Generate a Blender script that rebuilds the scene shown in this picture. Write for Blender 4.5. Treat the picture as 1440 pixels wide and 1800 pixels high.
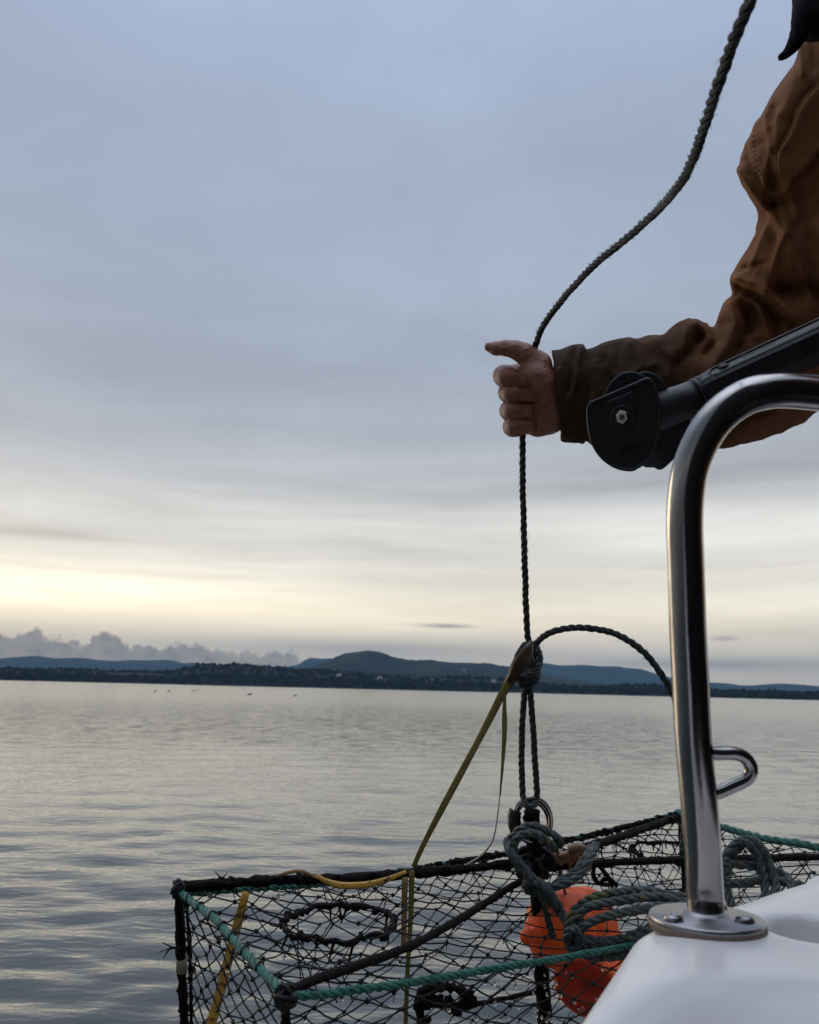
import bpy, bmesh, math, random
import numpy as np
from mathutils import Vector, Matrix
random.seed(7); RNG = np.random.default_rng(7)
for o in list(bpy.data.objects): bpy.data.objects.remove(o)
S = bpy.context.scene; COL = S.collection

# ------------------------------------------------------------------ camera
F = 1500.0; W2, H2 = 720.0, 900.0          # focal length and half size in photo pixels
PITCH = math.atan(312 / F); ROLL = math.atan(0.0245)
cam = bpy.data.objects.new('camera', bpy.data.cameras.new('camera')); COL.objects.link(cam)
cam.data.sensor_fit = 'VERTICAL'; cam.data.sensor_height = 24; cam.data.lens = 24 * F / 1800
cam.data.clip_start = 0.02; cam.data.clip_end = 40000
CM = Matrix.Translation((0, 0, 1.0)) @ Matrix.Rotation(math.pi / 2 + PITCH, 4, 'X') @ Matrix.Rotation(ROLL, 4, 'Z')
cam.matrix_world = CM; S.camera = cam
cam.data.dof.use_dof = True; cam.data.dof.focus_distance = 1.1; cam.data.dof.aperture_fstop = 9
CMn = np.array(CM)
def px(x, y, d):
    """world point seen at photo pixel (x, y) at depth d metres"""
    return CM @ Vector(((x - W2) / F * d, -(y - H2) / F * d, -d))
def pxa(P, D):
    """array version: P[:,2] is offset towards the camera in pixels of depth D"""
    d = D - P[:, 2] * D / F
    c = np.stack([(P[:, 0] - W2) / F * d, -(P[:, 1] - H2) / F * d, -d, np.ones(len(d))])
    return (CMn @ c)[:3].T
def on_plane(x, y, z):
    o = CM.translation; r = px(x, y, 1) - o
    return o + r * ((z - o.z) / r.z)

# ------------------------------------------------------------------ node helper
class X:
    """a scalar socket with arithmetic"""
    def __init__(s, nt, v): s.nt, s.v = nt, v
    def op(s, kind, *o):
        n = s.nt.nodes.new('ShaderNodeMath'); n.operation = kind
        for i, q in enumerate((s,) + o):
            q = q.v if isinstance(q, X) else q
            if isinstance(q, (int, float)): n.inputs[i].default_value = q
            else: s.nt.links.new(q, n.inputs[i])
        return X(s.nt, n.outputs[0])
    def __add__(s, o): return s.op('ADD', o)
    def __sub__(s, o): return s.op('SUBTRACT', o)
    def __mul__(s, o): return s.op('MULTIPLY', o)
    def __truediv__(s, o): return s.op('DIVIDE', o)
    __radd__ = __add__; __rmul__ = __mul__
    def __rsub__(s, o): return (s * -1.0) + o
    def clamp(s): return s.op('MINIMUM', 1.0).op('MAXIMUM', 0.0)
    def step(s, a, b):
        n = s.nt.nodes.new('ShaderNodeMapRange'); n.interpolation_type = 'SMOOTHSTEP'
        s.nt.links.new(s.v, n.inputs[0])
        for i, q in ((1, a), (2, b)):
            if isinstance(q, X): s.nt.links.new(q.v, n.inputs[i])
            else: n.inputs[i].default_value = q
        n.inputs[3].default_value = 0; n.inputs[4].default_value = 1
        return X(s.nt, n.outputs[0])
    def gauss(s, c, w):
        t = (s - c) / w
        return (t * t * -1.0).op('EXPONENT')
def noise(nt, vec, scale=1.0, detail=4, rough=0.55, dist=0.0, out=0):
    n = nt.nodes.new('ShaderNodeTexNoise'); n.inputs['Scale'].default_value = scale
    n.inputs['Detail'].default_value = detail; n.inputs['Roughness'].default_value = rough
    n.inputs['Distortion'].default_value = dist
    if vec is not None: nt.links.new(vec, n.inputs['Vector'])
    return X(nt, n.outputs[out])
def combine(nt, a, b, c=0.0):
    n = nt.nodes.new('ShaderNodeCombineXYZ')
    for i, q in enumerate((a, b, c)):
        if isinstance(q, X): nt.links.new(q.v, n.inputs[i])
        else: n.inputs[i].default_value = q
    return n.outputs[0]
def mixc(nt, fac, a, b, mode='MIX'):
    n = nt.nodes.new('ShaderNodeMix'); n.data_type = 'RGBA'; n.blend_type = mode; n.clamp_factor = True
    for k, q in ((0, fac), (6, a), (7, b)):
        q = q.v if isinstance(q, X) else q
        if isinstance(q, (int, float)): n.inputs[k].default_value = q
        elif isinstance(q, tuple): n.inputs[k].default_value = (*q, 1)
        else: nt.links.new(q, n.inputs[k])
    return n.outputs[2]

def lin(r, g, b): return tuple(((c / 255 + 0.055) / 1.055) ** 2.4 if c > 10 else c / 3294.6 for c in (r, g, b))

# ------------------------------------------------------------------ sky
SUN_AZ, SUN_EL = -44.0, 9.0
w = bpy.data.worlds.new('World'); S.world = w; w.use_nodes = True; nt = w.node_tree; nt.nodes.clear()
tc = nt.nodes.new('ShaderNodeTexCoord'); sp = nt.nodes.new('ShaderNodeSeparateXYZ')
nt.links.new(tc.outputs['Generated'], sp.inputs[0])
dx, dy, dz = (X(nt, sp.outputs[i]) for i in range(3))
el = dz.op('ARCSINE') * 57.2958
az = dx.op('ARCTAN2', dy) * 57.2958
elp = el.op('MAXIMUM', 0.0)
ramp = nt.nodes.new('ShaderNodeValToRGB'); nt.links.new((elp / 60.0).v, ramp.inputs[0])
stops = [(0, (206, 197, 183)), (1.6, (210, 201, 187)), (2.6, (222, 212, 196)), (4.2, (238, 228, 208)), (6.0, (243, 236, 219)),
         (8.5, (224, 220, 211)), (11.5, (210, 209, 205)), (13.5, (190, 192, 196)), (17, (171, 177, 187)), (21, (163, 172, 187)),
         (27, (158, 169, 187)), (34, (158, 171, 191)), (43, (156, 171, 197)), (60, (200, 208, 226))]
cr = ramp.color_ramp
while len(cr.elements) < len(stops): cr.elements.new(0.5)
for e_, (p_, c_) in zip(cr.elements, stops):
    e_.position = p_ / 60; e_.color = (*lin(*c_), 1)
sk = nt.nodes.new('ShaderNodeTexSky'); sk.sky_type = 'NISHITA'; sk.sun_disc = False
sk.sun_elevation = math.radians(SUN_EL); sk.sun_rotation = math.radians(SUN_AZ)
sk.air_density = 1.2; sk.dust_density = 2.5
# layered cloud: long streaks near the horizon, softer veils higher up
warp = noise(nt, combine(nt, az * 0.05, el * 0.12), 1.0, 3) - 0.5
st = noise(nt, combine(nt, az * 0.035 + warp, el * 0.42 + warp * 1.6, 3.1), 1.0, 6, 0.55)
st2 = noise(nt, combine(nt, az * 0.10, el * 1.5 + warp * 2.0, 8.0), 1.0, 5, 0.6)
veil = noise(nt, combine(nt, az * 0.045 + warp * 0.6, el * 0.085 + warp * 0.5, 1.7), 1.0, 5, 0.5)
low = el.step(2.0, 5.0) * (1.0 - el.step(11.0, 19.0))
st3 = noise(nt, combine(nt, az * 0.022 + warp, el * 0.24 + warp * 1.2, 12.4), 1.0, 6, 0.6)
mod = 1.0 + (st - 0.5) * low * 0.62 + (st2 - 0.5) * low * 0.26 + (veil - 0.5) * el.step(10.0, 16.0) * 0.46 + (st3 - 0.5) * el.step(8.0, 13.0) * (1.0 - el.step(20.0, 34.0)) * 0.42
glow = az.gauss(-27.0, 19.0) * (el.gauss(5.7, 1.15) + el.gauss(7.4, 1.5) * 0.22)
glow2 = az.gauss(-26.0, 36.0) * el.gauss(4.6, 1.5)
rband = az.step(4.0, 18.0) * (el.gauss(10.2, 1.7) * 0.26 + el.gauss(6.5, 1.6) * 0.06 - el.gauss(14.0, 1.7) * 0.22)
lstreak = az.gauss(-24.0, 6.0) * el.gauss(8.9, 0.35) * -0.22 + az.gauss(4.0, 9.0) * el.gauss(7.2, 0.4) * -0.05 + az.gauss(-12.0, 9.0) * el.gauss(11.2, 0.5) * -0.08 + az.gauss(-18.0, 8.0) * el.gauss(6.9, 0.22) * -0.12
mod = mod + rband + lstreak + az.gauss(-8.0, 14.0) * el.gauss(17.0, 1.2) * -0.06
far_side = az.op('ABSOLUTE').step(50.0, 130.0)
zen = elp.step(35.0, 80.0)
dim = (1.0 - far_side * (1.0 - zen) * 0.62) * (1.0 + zen * 1.6)
vm = nt.nodes.new('ShaderNodeVectorMath'); vm.operation = 'SCALE'
nt.links.new(ramp.outputs[0], vm.inputs[0]); nt.links.new((mod * dim).v, vm.inputs['Scale'])
def addscaled(base, col, fac):
    n = nt.nodes.new('ShaderNodeVectorMath'); n.operation = 'SCALE'; n.inputs[0].default_value = col
    nt.links.new(fac.v, n.inputs['Scale'])
    m = nt.nodes.new('ShaderNodeVectorMath'); m.operation = 'ADD'
    nt.links.new(base, m.inputs[0]); nt.links.new(n.outputs[0], m.inputs[1]); return m.outputs[0]
c = addscaled(vm.outputs[0], (0.50, 0.43, 0.29), glow * (0.30 + st * 1.2))
c = addscaled(c, (0.30, 0.235, 0.12), glow2)
# cumulus bank low on the left
cn = noise(nt, combine(nt, az * 0.38, el * 0.28, 5.0), 1.0, 8, 0.66)
cn2 = noise(nt, combine(nt, az * 0.9, el * 1.4, 2.0), 1.0, 4, 0.55)
top = 2.95 - (az + 25.0) * 0.060 + (cn - 0.5) * 4.2
inb = az.step(4.0, -9.0)
bank = (top - el).step(-0.14, 0.34) * inb * (0.72 + cn2 * 0.5)
rim = (top - el).gauss(0.02, 0.14) * inb * az.step(-8.0, -22.0)
ccol = mixc(nt, (cn2 * 0.9 + (el - 1.4) * 0.12).clamp(), lin(170, 160, 148), lin(106, 105, 106))
c = mixc(nt, bank * 0.9, c, ccol)
c = addscaled(c, (0.30, 0.20, 0.10), rim * 0.5)
# small lens shaped clouds
def wisp(c, a0, e0, wa, we, k):
    m = az.gauss(a0, wa) * el.gauss(e0, we) * k * (0.4 + st2)
    return mixc(nt, m.clamp(), c, lin(150, 148, 150))
c = wisp(c, 2.6, 4.2, 1.7, 0.14, 0.95); c = wisp(c, 20.3, 3.6, 0.8, 0.16, 0.7)
c = wisp(c, 19.5, 2.0, 9.0, 0.42, 0.75); c = wisp(c, 14.3, 3.4, 0.7, 0.1, 0.5); c = wisp(c, -2.0, 2.6, 10.0, 0.6, 0.55)
# below the horizon
c = mixc(nt, el.step(0.0, -3.0), c, (0.06, 0.07, 0.085))
bg1 = nt.nodes.new('ShaderNodeBackground'); nt.links.new(c, bg1.inputs[0]); bg1.inputs[1].default_value = 1.07
bg2 = nt.nodes.new('ShaderNodeBackground'); nt.links.new(sk.outputs[0], bg2.inputs[0]); bg2.inputs[1].default_value = 0.05
mx = nt.nodes.new('ShaderNodeMixShader'); mx.inputs[0].default_value = 0.06
nt.links.new(bg1.outputs[0], mx.inputs[1]); nt.links.new(bg2.outputs[0], mx.inputs[2])
wo = nt.nodes.new('ShaderNodeOutputWorld'); nt.links.new(mx.outputs[0], wo.inputs[0])
# ------------------------------------------------------------------ sun (veiled) and exposure
sl = bpy.data.lights.new('sun', 'SUN'); sl.energy = 0.55; sl.angle = math.radians(27); sl.color = (1.0, 0.80, 0.55)
so = bpy.data.objects.new('sun', sl); COL.objects.link(so)
sd = Vector((math.sin(math.radians(SUN_AZ)) * math.cos(math.radians(SUN_EL)), math.cos(math.radians(SUN_AZ)) * math.cos(math.radians(SUN_EL)), math.sin(math.radians(SUN_EL))))
so.rotation_euler = sd.to_track_quat('Z', 'Y').to_euler(); so.location = (0, 0, 30)
S.view_settings.view_transform = 'Standard'; S.view_settings.look = 'None'; S.view_settings.exposure = 0.12; S.view_settings.gamma = 1
S.cycles.volume_bounces = 0; S.cycles.max_bounces = 8; S.cycles.use_denoising = True

# ------------------------------------------------------------------ object helpers
def tag(o, label=None, cat=None, group=None, kind=None):
    if label: o['label'] = label
    if cat: o['category'] = cat
    if group: o['group'] = group
    if kind: o['kind'] = kind
    return o
def empty(name, loc=(0, 0, 0)):
    o = bpy.data.objects.new(name, None); o.empty_display_size = 0.05; o.location = loc; COL.objects.link(o); return o
def mobj(name, V, Fc, mat, parent=None, smooth=True, uv=None):
    me = bpy.data.meshes.new(name)
    V = np.asarray(V, dtype=np.float64)
    if parent is not None:
        V = V - np.array(parent_world(parent))
    if isinstance(Fc, np.ndarray) and Fc.shape[1] == 4:
        me.vertices.add(len(V)); me.vertices.foreach_set('co', V.astype(np.float32).ravel())
        me.loops.add(Fc.size); me.loops.foreach_set('vertex_index', Fc.astype(np.int32).ravel())
        me.polygons.add(len(Fc)); me.polygons.foreach_set('loop_start', np.arange(0, Fc.size, 4, dtype=np.int32))
        me.polygons.foreach_set('loop_total', np.full(len(Fc), 4, dtype=np.int32))
        me.update(calc_edges=True)
    else:
        me.from_pydata([tuple(v) for v in V], [], [tuple(int(i) for i in f) for f in Fc]); me.update()
    if uv is not None:
        l = me.uv_layers.new(name='UVMap'); li = np.empty(len(me.loops), dtype=np.int32); me.loops.foreach_get('vertex_index', li)
        l.data.foreach_set('uv', np.asarray(uv, dtype=np.float32)[li].ravel())
    me.validate()
    if smooth: me.polygons.foreach_set('use_smooth', np.ones(len(me.polygons), dtype=bool))
    me.materials.append(mat)
    o = bpy.data.objects.new(name, me); COL.objects.link(o)
    if parent is not None: o.parent = parent
    return o
def parent_world(p):
    l = Vector((0, 0, 0))
    while p is not None: l += p.location; p = p.parent
    return l
class MB:
    """collects shapes into one mesh"""
    def __init__(s): s.V, s.F, s.UV, s.n = [], [], [], 0
    def add(s, V, Fc, uv=None):
        V = np.asarray(V, dtype=float); s.V.append(V); s.F += [tuple(int(i) + s.n for i in f) for f in Fc]
        s.UV.append(np.asarray(uv) if uv is not None else np.zeros((len(V), 2))); s.n += len(V); return s
    def build(s, name, mat, parent=None, smooth=True):
        return mobj(name, np.concatenate(s.V), s.F, mat, parent, smooth, np.concatenate(s.UV))
    def tube(s, P, r, n=8, cap=True, jit=0.0, flat=None):
        P = [Vector(p) for p in P]; m = len(P)
        R = [r] * m if isinstance(r, (int, float)) else list(r)
        fr = frames(P); V = []; UV = []; L = 0
        for i in range(m):
            if i: L += (P[i] - P[i - 1]).length
            t, a, b = fr[i]
            for j in range(n):
                th = 2 * math.pi * j / n
                q = R[i] * (1 + (random.uniform(-jit, jit) if jit else 0))
                V.append(P[i] + (a * math.cos(th) + b * math.sin(th) * (flat or 1)) * q); UV.append((L, j / n))
        Fc = [(i * n + j, i * n + (j + 1) % n, (i + 1) * n + (j + 1) % n, (i + 1) * n + j) for i in range(m - 1) for j in range(n)]
        if cap: Fc += [tuple(range(n))[::-1], tuple((m - 1) * n + j for j in range(n))]
        return s.add(V, Fc, UV)
    def blob(s, c, r, sx=(1, 1, 1), seg=8, ring=5, jit=0.0, M=None):
        V = []; c = Vector(c)
        V.append(Vector((0, 0, 1)))
        for i in range(1, ring):
            ph = math.pi * i / ring
            for j in range(seg):
                th = 2 * math.pi * j / seg; q = 1 + (random.uniform(-jit, jit) if jit else 0)
                V.append(Vector((math.sin(ph) * math.cos(th), math.sin(ph) * math.sin(th), math.cos(ph))) * q)
        V.append(Vector((0, 0, -1)))
        Fc = [(0, 1 + j, 1 + (j + 1) % seg) for j in range(seg)]
        for i in range(ring - 2):
            a = 1 + i * seg
            Fc += [(a + j, a + seg + j, a + seg + (j + 1) % seg, a + (j + 1) % seg) for j in range(seg)]
        a = 1 + (ring - 2) * seg; e = len(V) - 1
        Fc += [(a + (j + 1) % seg, a + j, e) for j in range(seg)]
        out = []
        for v in V:
            v = Vector((v.x * sx[0], v.y * sx[1], v.z * sx[2])) * r
            if M is not None: v = M @ v
            out.append(v + c)
        return s.add(out, Fc)
    def box(s, c, sz, M=None):
        c = Vector(c); V = []
        for i in range(8):
            v = Vector(((i & 1) - .5, ((i >> 1) & 1) - .5, ((i >> 2) & 1) - .5)); v = Vector((v.x * sz[0], v.y * sz[1], v.z * sz[2]))
            if M is not None: v = M @ v
            V.append(v + c)
        return s.add(V, [(0, 2, 3, 1), (4, 5, 7, 6), (0, 1, 5, 4), (2, 6, 7, 3), (0, 4, 6, 2), (1, 3, 7, 5)])
def frames(P):
    m = len(P); T = []
    for i in range(m):
        t = (P[min(i + 1, m - 1)] - P[max(i - 1, 0)])
        T.append(t.normalized() if t.length > 1e-9 else (T[-1] if T else Vector((0, 0, 1))))
    a = T[0].orthogonal().normalized(); out = []
    for t in T:
        a = (a - t * a.dot(t))
        a = a.normalized() if a.length > 1e-6 else t.orthogonal().normalized()
        out.append((t, a, t.cross(a)))
    return out
def spline(P, step):
    """Catmull-Rom through P resampled at a spacing"""
    P = [Vector(p) for p in P]; Q = [P[0] * 2 - P[1]] + P + [P[-1] * 2 - P[-2]]; out = []
    for i in range(1, len(Q) - 2):
        p0, p1, p2, p3 = Q[i - 1:i + 3]; n = max(2, int((p2 - p1).length / step * 2) + 1)
        for k in range(n):
            t = k / n
            out.append(0.5 * ((2 * p1) + (p2 - p0) * t + (2 * p0 - 5 * p1 + 4 * p2 - p3) * t * t + (3 * p1 - p0 - 3 * p2 + p3) * t ** 3))
    out.append(Q[-2])
    res = [out[0]]; acc = 0
    for a, b in zip(out, out[1:]):
        acc += (b - a).length
        if acc >= step: res.append(b); acc = 0
    if (res[-1] - out[-1]).length > step * .3: res.append(out[-1])
    return res
def pl(pts, d0=None, d1=None):
    """photo pixels (x, y[, depth]) to a world polyline; depth interpolated as 1/d where absent"""
    if d0 is None: return [px(*p) for p in pts]
    L = [0]
    for a, b in zip(pts, pts[1:]): L.append(L[-1] + math.hypot(b[0] - a[0], b[1] - a[1]))
    d1 = d1 or d0
    return [px(p[0], p[1], 1 / ((1 - l / L[-1]) / d0 + l / L[-1] / d1) - (p[2] if len(p) > 2 else 0)) for p, l in zip(pts, L)]
def laid_rope(mb, P, R, pitch=None, strands=3, seg=7, fray=0):
    """three-strand laid rope of radius R along the polyline P"""
    pitch = pitch or R * 7.0
    P = spline(P, R * 0.55); fr = frames(P); L = 0; acc = [0]
    for a, b in zip(P, P[1:]): L += (b - a).length; acc.append(L)
    ph0 = random.random() * 6
    for k in range(strands):
        Q = []
        for (t, a, b), p, l in zip(fr, P, acc):
            th = ph0 + 2 * math.pi * (k / strands + l / pitch)
            th += 0.35 * math.sin(l / R * .21 + ph0) + 0.2 * math.sin(l / R * .53 + k)
            rr = R * 0.50 * (1 + 0.10 * math.sin(l / R * 0.31 + k * 2) + 0.06 * math.sin(l / R * 1.3 + ph0 * 3))
            Q.append(p + (a * math.cos(th) + b * math.sin(th)) * rr)
        mb.tube(Q, [R * (0.56 + .04 * math.sin(i * .37 + k * 2.1) + random.uniform(-.015, .015)) for i in range(len(Q))], seg)
    for _ in range(int(acc[-1] / R * .55)):
        i = random.randrange(1, len(P) - 1); t, a, b = fr[i]; th = random.random() * 6.28; dv = a * math.cos(th) + b * math.sin(th); q = P[i] + dv * R * .95; sg_ = random.choice((-1, 1))
        mb.tube([q, q + dv * R * .3 + t * sg_ * R * .6, q + dv * R * random.uniform(.3, .8) + t * sg_ * R * 1.5], [R * .05, R * .045, R * .02], 3, False)

# --- signed distance sculpting with surface nets
class Sculpt:
    def __init__(s, lo, hi, step):
        s.lo = np.array(lo, float); s.h = step
        n = np.ceil((np.array(hi) - s.lo) / step).astype(int) + 1
        s.ax = [s.lo[i] + step * np.arange(n[i]) for i in range(3)]
        s.F = np.full(n, 1e3, dtype=np.float32)
    def sub(s, lo, hi):
        i0 = [max(0, int((lo[i] - s.lo[i]) / s.h)) for i in range(3)]
        i1 = [min(s.F.shape[i], int((hi[i] - s.lo[i]) / s.h) + 2) for i in range(3)]
        sl = tuple(slice(a, max(a, b)) for a, b in zip(i0, i1))
        g = np.meshgrid(*[s.ax[i][sl[i]] for i in range(3)], indexing='ij', sparse=True)
        return sl, g
    def put(s, sl, d, k=0.0, op='u'):
        a = s.F[sl]
        if op == 'u':
            h = np.maximum(k - np.abs(a - d), 0) / max(k, 1e-9)
            s.F[sl] = np.minimum(a, d) - h * h * k / 4
        else:
            h = np.maximum(k - np.abs(a + d), 0) / max(k, 1e-9)
            s.F[sl] = np.maximum(a, -d) + h * h * k / 4
    def cap(s, a, b, ra, rb=None, k=0.0, op='u', flat=(1, 1, 1)):
        a = np.array(a, float); b = np.array(b, float); rb = ra if rb is None else rb
        m = max(ra, rb) * 1.3 + k + 3 * s.h
        sl, (x, y, z) = s.sub(np.minimum(a, b) - m, np.maximum(a, b) + m)
        if 0 in s.F[sl].shape: return s
        ba = b - a; L = max(float(ba @ ba), 1e-12)
        h = np.clip(((x - a[0]) * ba[0] + (y - a[1]) * ba[1] + (z - a[2]) * ba[2]) / L, 0, 1)
        d = np.sqrt(((x - a[0] - h * ba[0]) / flat[0]) ** 2 + ((y - a[1] - h * ba[1]) / flat[1]) ** 2 + ((z - a[2] - h * ba[2]) / flat[2]) ** 2) - (ra + (rb - ra) * h)
        s.put(sl, d.astype(np.float32), k, op); return s
    def mesh(s):
        Fv = s.F; I = Fv < 0; n = Fv.shape
        c = I[:-1, :-1, :-1].astype(np.int8).copy()
        for a in (0, 1):
            for b in (0, 1):
                for e in (0, 1):
                    if a + b + e: c += I[a:n[0] - 1 + a, b:n[1] - 1 + b, e:n[2] - 1 + e]
        act = (c > 0) & (c < 8); ijk = np.argwhere(act); idx = np.full(act.shape, -1, dtype=np.int64); idx[act] = np.arange(len(ijk))
        sm = np.zeros((len(ijk), 3)); cnt = np.zeros(len(ijk))
        cor = [(a, b, e) for a in (0, 1) for b in (0, 1) for e in (0, 1)]
        for p in cor:
            for ax in range(3):
                if p[ax]: continue
                q = list(p); q[ax] = 1
                fa = Fv[tuple((ijk + p).T)]; fb = Fv[tuple((ijk + q).T)]; m = (fa < 0) != (fb < 0)
                t = np.where(m, fa / np.where(m, fa - fb, 1), 0); pt = np.tile(np.array(p, float), (len(ijk), 1)); pt[:, ax] += t
                sm[m] += pt[m]; cnt[m] += 1
        V = (ijk + sm / cnt[:, None]) * s.h + s.lo
        Q = []
        for ax in range(3):
            a = [slice(1, -1)] * 3; b = [slice(1, -1)] * 3; a[ax] = slice(0, -1); b[ax] = slice(1, None)
            A, B = I[tuple(a)], I[tuple(b)]; off = np.ones(3, int); off[ax] = 0
            for e in (np.argwhere(A & ~B) + off, np.argwhere(~A & B) + off):
                flip = e is not None and Q.__len__() % 2
                u, v = [(1, 2), (2, 0), (0, 1)][ax]
                def cell(du, dv):
                    g = e.copy(); g[:, u] -= du; g[:, v] -= dv; return idx[tuple(g.T)]
                q = np.stack([cell(1, 1), cell(0, 1), cell(0, 0), cell(1, 0)], 1)
                Q.append(q[:, ::-1] if len(Q) % 2 else q)
        Q = np.concatenate(Q); Q = Q[(Q >= 0).all(1)]
        return V, Q
def smooth_mesh(V, Q, it=2, lam=0.5):
    for _ in range(it):
        acc = np.zeros_like(V); cnt = np.zeros(len(V))
        for a, b in ((0, 1), (1, 2), (2, 3), (3, 0)):
            np.add.at(acc, Q[:, a], V[Q[:, b]]); np.add.at(cnt, Q[:, a], 1)
            np.add.at(acc, Q[:, b], V[Q[:, a]]); np.add.at(cnt, Q[:, b], 1)
        V = V + lam * (acc / np.maximum(cnt, 1)[:, None] - V)
    return V
_perm = RNG.random((32, 32, 32)).astype(np.float32)
def vnoise(x, y, z):
    """value noise in [0,1] on arrays"""
    xi, yi, zi = (np.floor(q).astype(int) for q in (x, y, z)); u, v, t = x - xi, y - yi, z - zi
    u, v, t = (q * q * (3 - 2 * q) for q in (u, v, t)); r = 0
    for a in (0, 1):
        for b in (0, 1):
            for e in (0, 1):
                r = r + _perm[(xi + a) & 31, (yi + b) & 31, (zi + e) & 31] * (u if a else 1 - u) * (v if b else 1 - v) * (t if e else 1 - t)
    return r

# ------------------------------------------------------------------ materials
def mat(name, col, rough=0.6, metal=0.0, var=0.0, vscale=30, bump=0.0, bscale=200, col2=None, spec=0.5, thr=None, coat=0.0, ior=None, dist=0.002, rvar=0.0):
    m = bpy.data.materials.new(name); m.use_nodes = True; nt = m.node_tree; b = nt.nodes['Principled BSDF']
    b.inputs['Roughness'].default_value = rough; b.inputs['Metallic'].default_value = metal
    b.inputs['Specular IOR Level'].default_value = spec; b.inputs['Coat Weight'].default_value = coat
    b.inputs['Coat Roughness'].default_value = 0.08
    if ior: b.inputs['IOR'].default_value = ior
    tcn = nt.nodes.new('ShaderNodeTexCoord'); v = tcn.outputs['Object']
    if var or col2:
        n = noise(nt, v, vscale, 5, 0.6)
        if thr: n = n.step(thr[0], thr[1])
        c2 = col2 or tuple(q * (1 - var) for q in col); c1 = col if col2 else tuple(q * (1 + var) for q in col)
        nt.links.new(mixc(nt, n, c1, c2), b.inputs['Base Color'])
    else: b.inputs['Base Color'].default_value = (*col, 1)
    if rvar:
        nt.links.new((noise(nt, v, vscale * 1.7, 4, 0.6) * rvar + (rough - rvar / 2)).v, b.inputs['Roughness'])
    if bump:
        bn = nt.nodes.new('ShaderNodeBump'); bn.inputs['Strength'].default_value = bump; bn.inputs['Distance'].default_value = dist
        nt.links.new(noise(nt, v, bscale, 6, 0.65).v, bn.inputs['Height']); nt.links.new(bn.outputs[0], b.inputs['Normal'])
    return m
def rope_mat(name, c1, c2, cut, rough=0.5):
    m = mat(name, c1, rough); nt = m.node_tree; b = nt.nodes['Principled BSDF']
    tcn = nt.nodes.new('ShaderNodeTexCoord'); uv = nt.nodes.new('ShaderNodeSeparateXYZ'); nt.links.new(tcn.outputs['UV'], uv.inputs[0])
    u, v = X(nt, uv.outputs[0]), X(nt, uv.outputs[1])
    fib = ((u * 2600.0) + (v * 44.0)).op('SINE') * 0.5 + 0.5
    n = noise(nt, tcn.outputs['Object'], 48, 4, 0.6).step(cut, cut + 0.05)
    g = noise(nt, tcn.outputs['Object'], 240, 4, 0.6)
    base = mixc(nt, g.step(0.35, 0.65), tuple(q * 0.55 for q in c1), tuple(q * 1.5 for q in c1))
    nt.links.new(mixc(nt, n * 0.8, base, c2), b.inputs['Base Color'])
    bn = nt.nodes.new('ShaderNodeBump'); bn.inputs['Strength'].default_value = 0.7; bn.inputs['Distance'].default_value = 0.0009
    nt.links.new((fib * 0.6 + g * 0.8).v, bn.inputs['Height']); nt.links.new(bn.outputs[0], b.inputs['Normal'])
    return m
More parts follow.
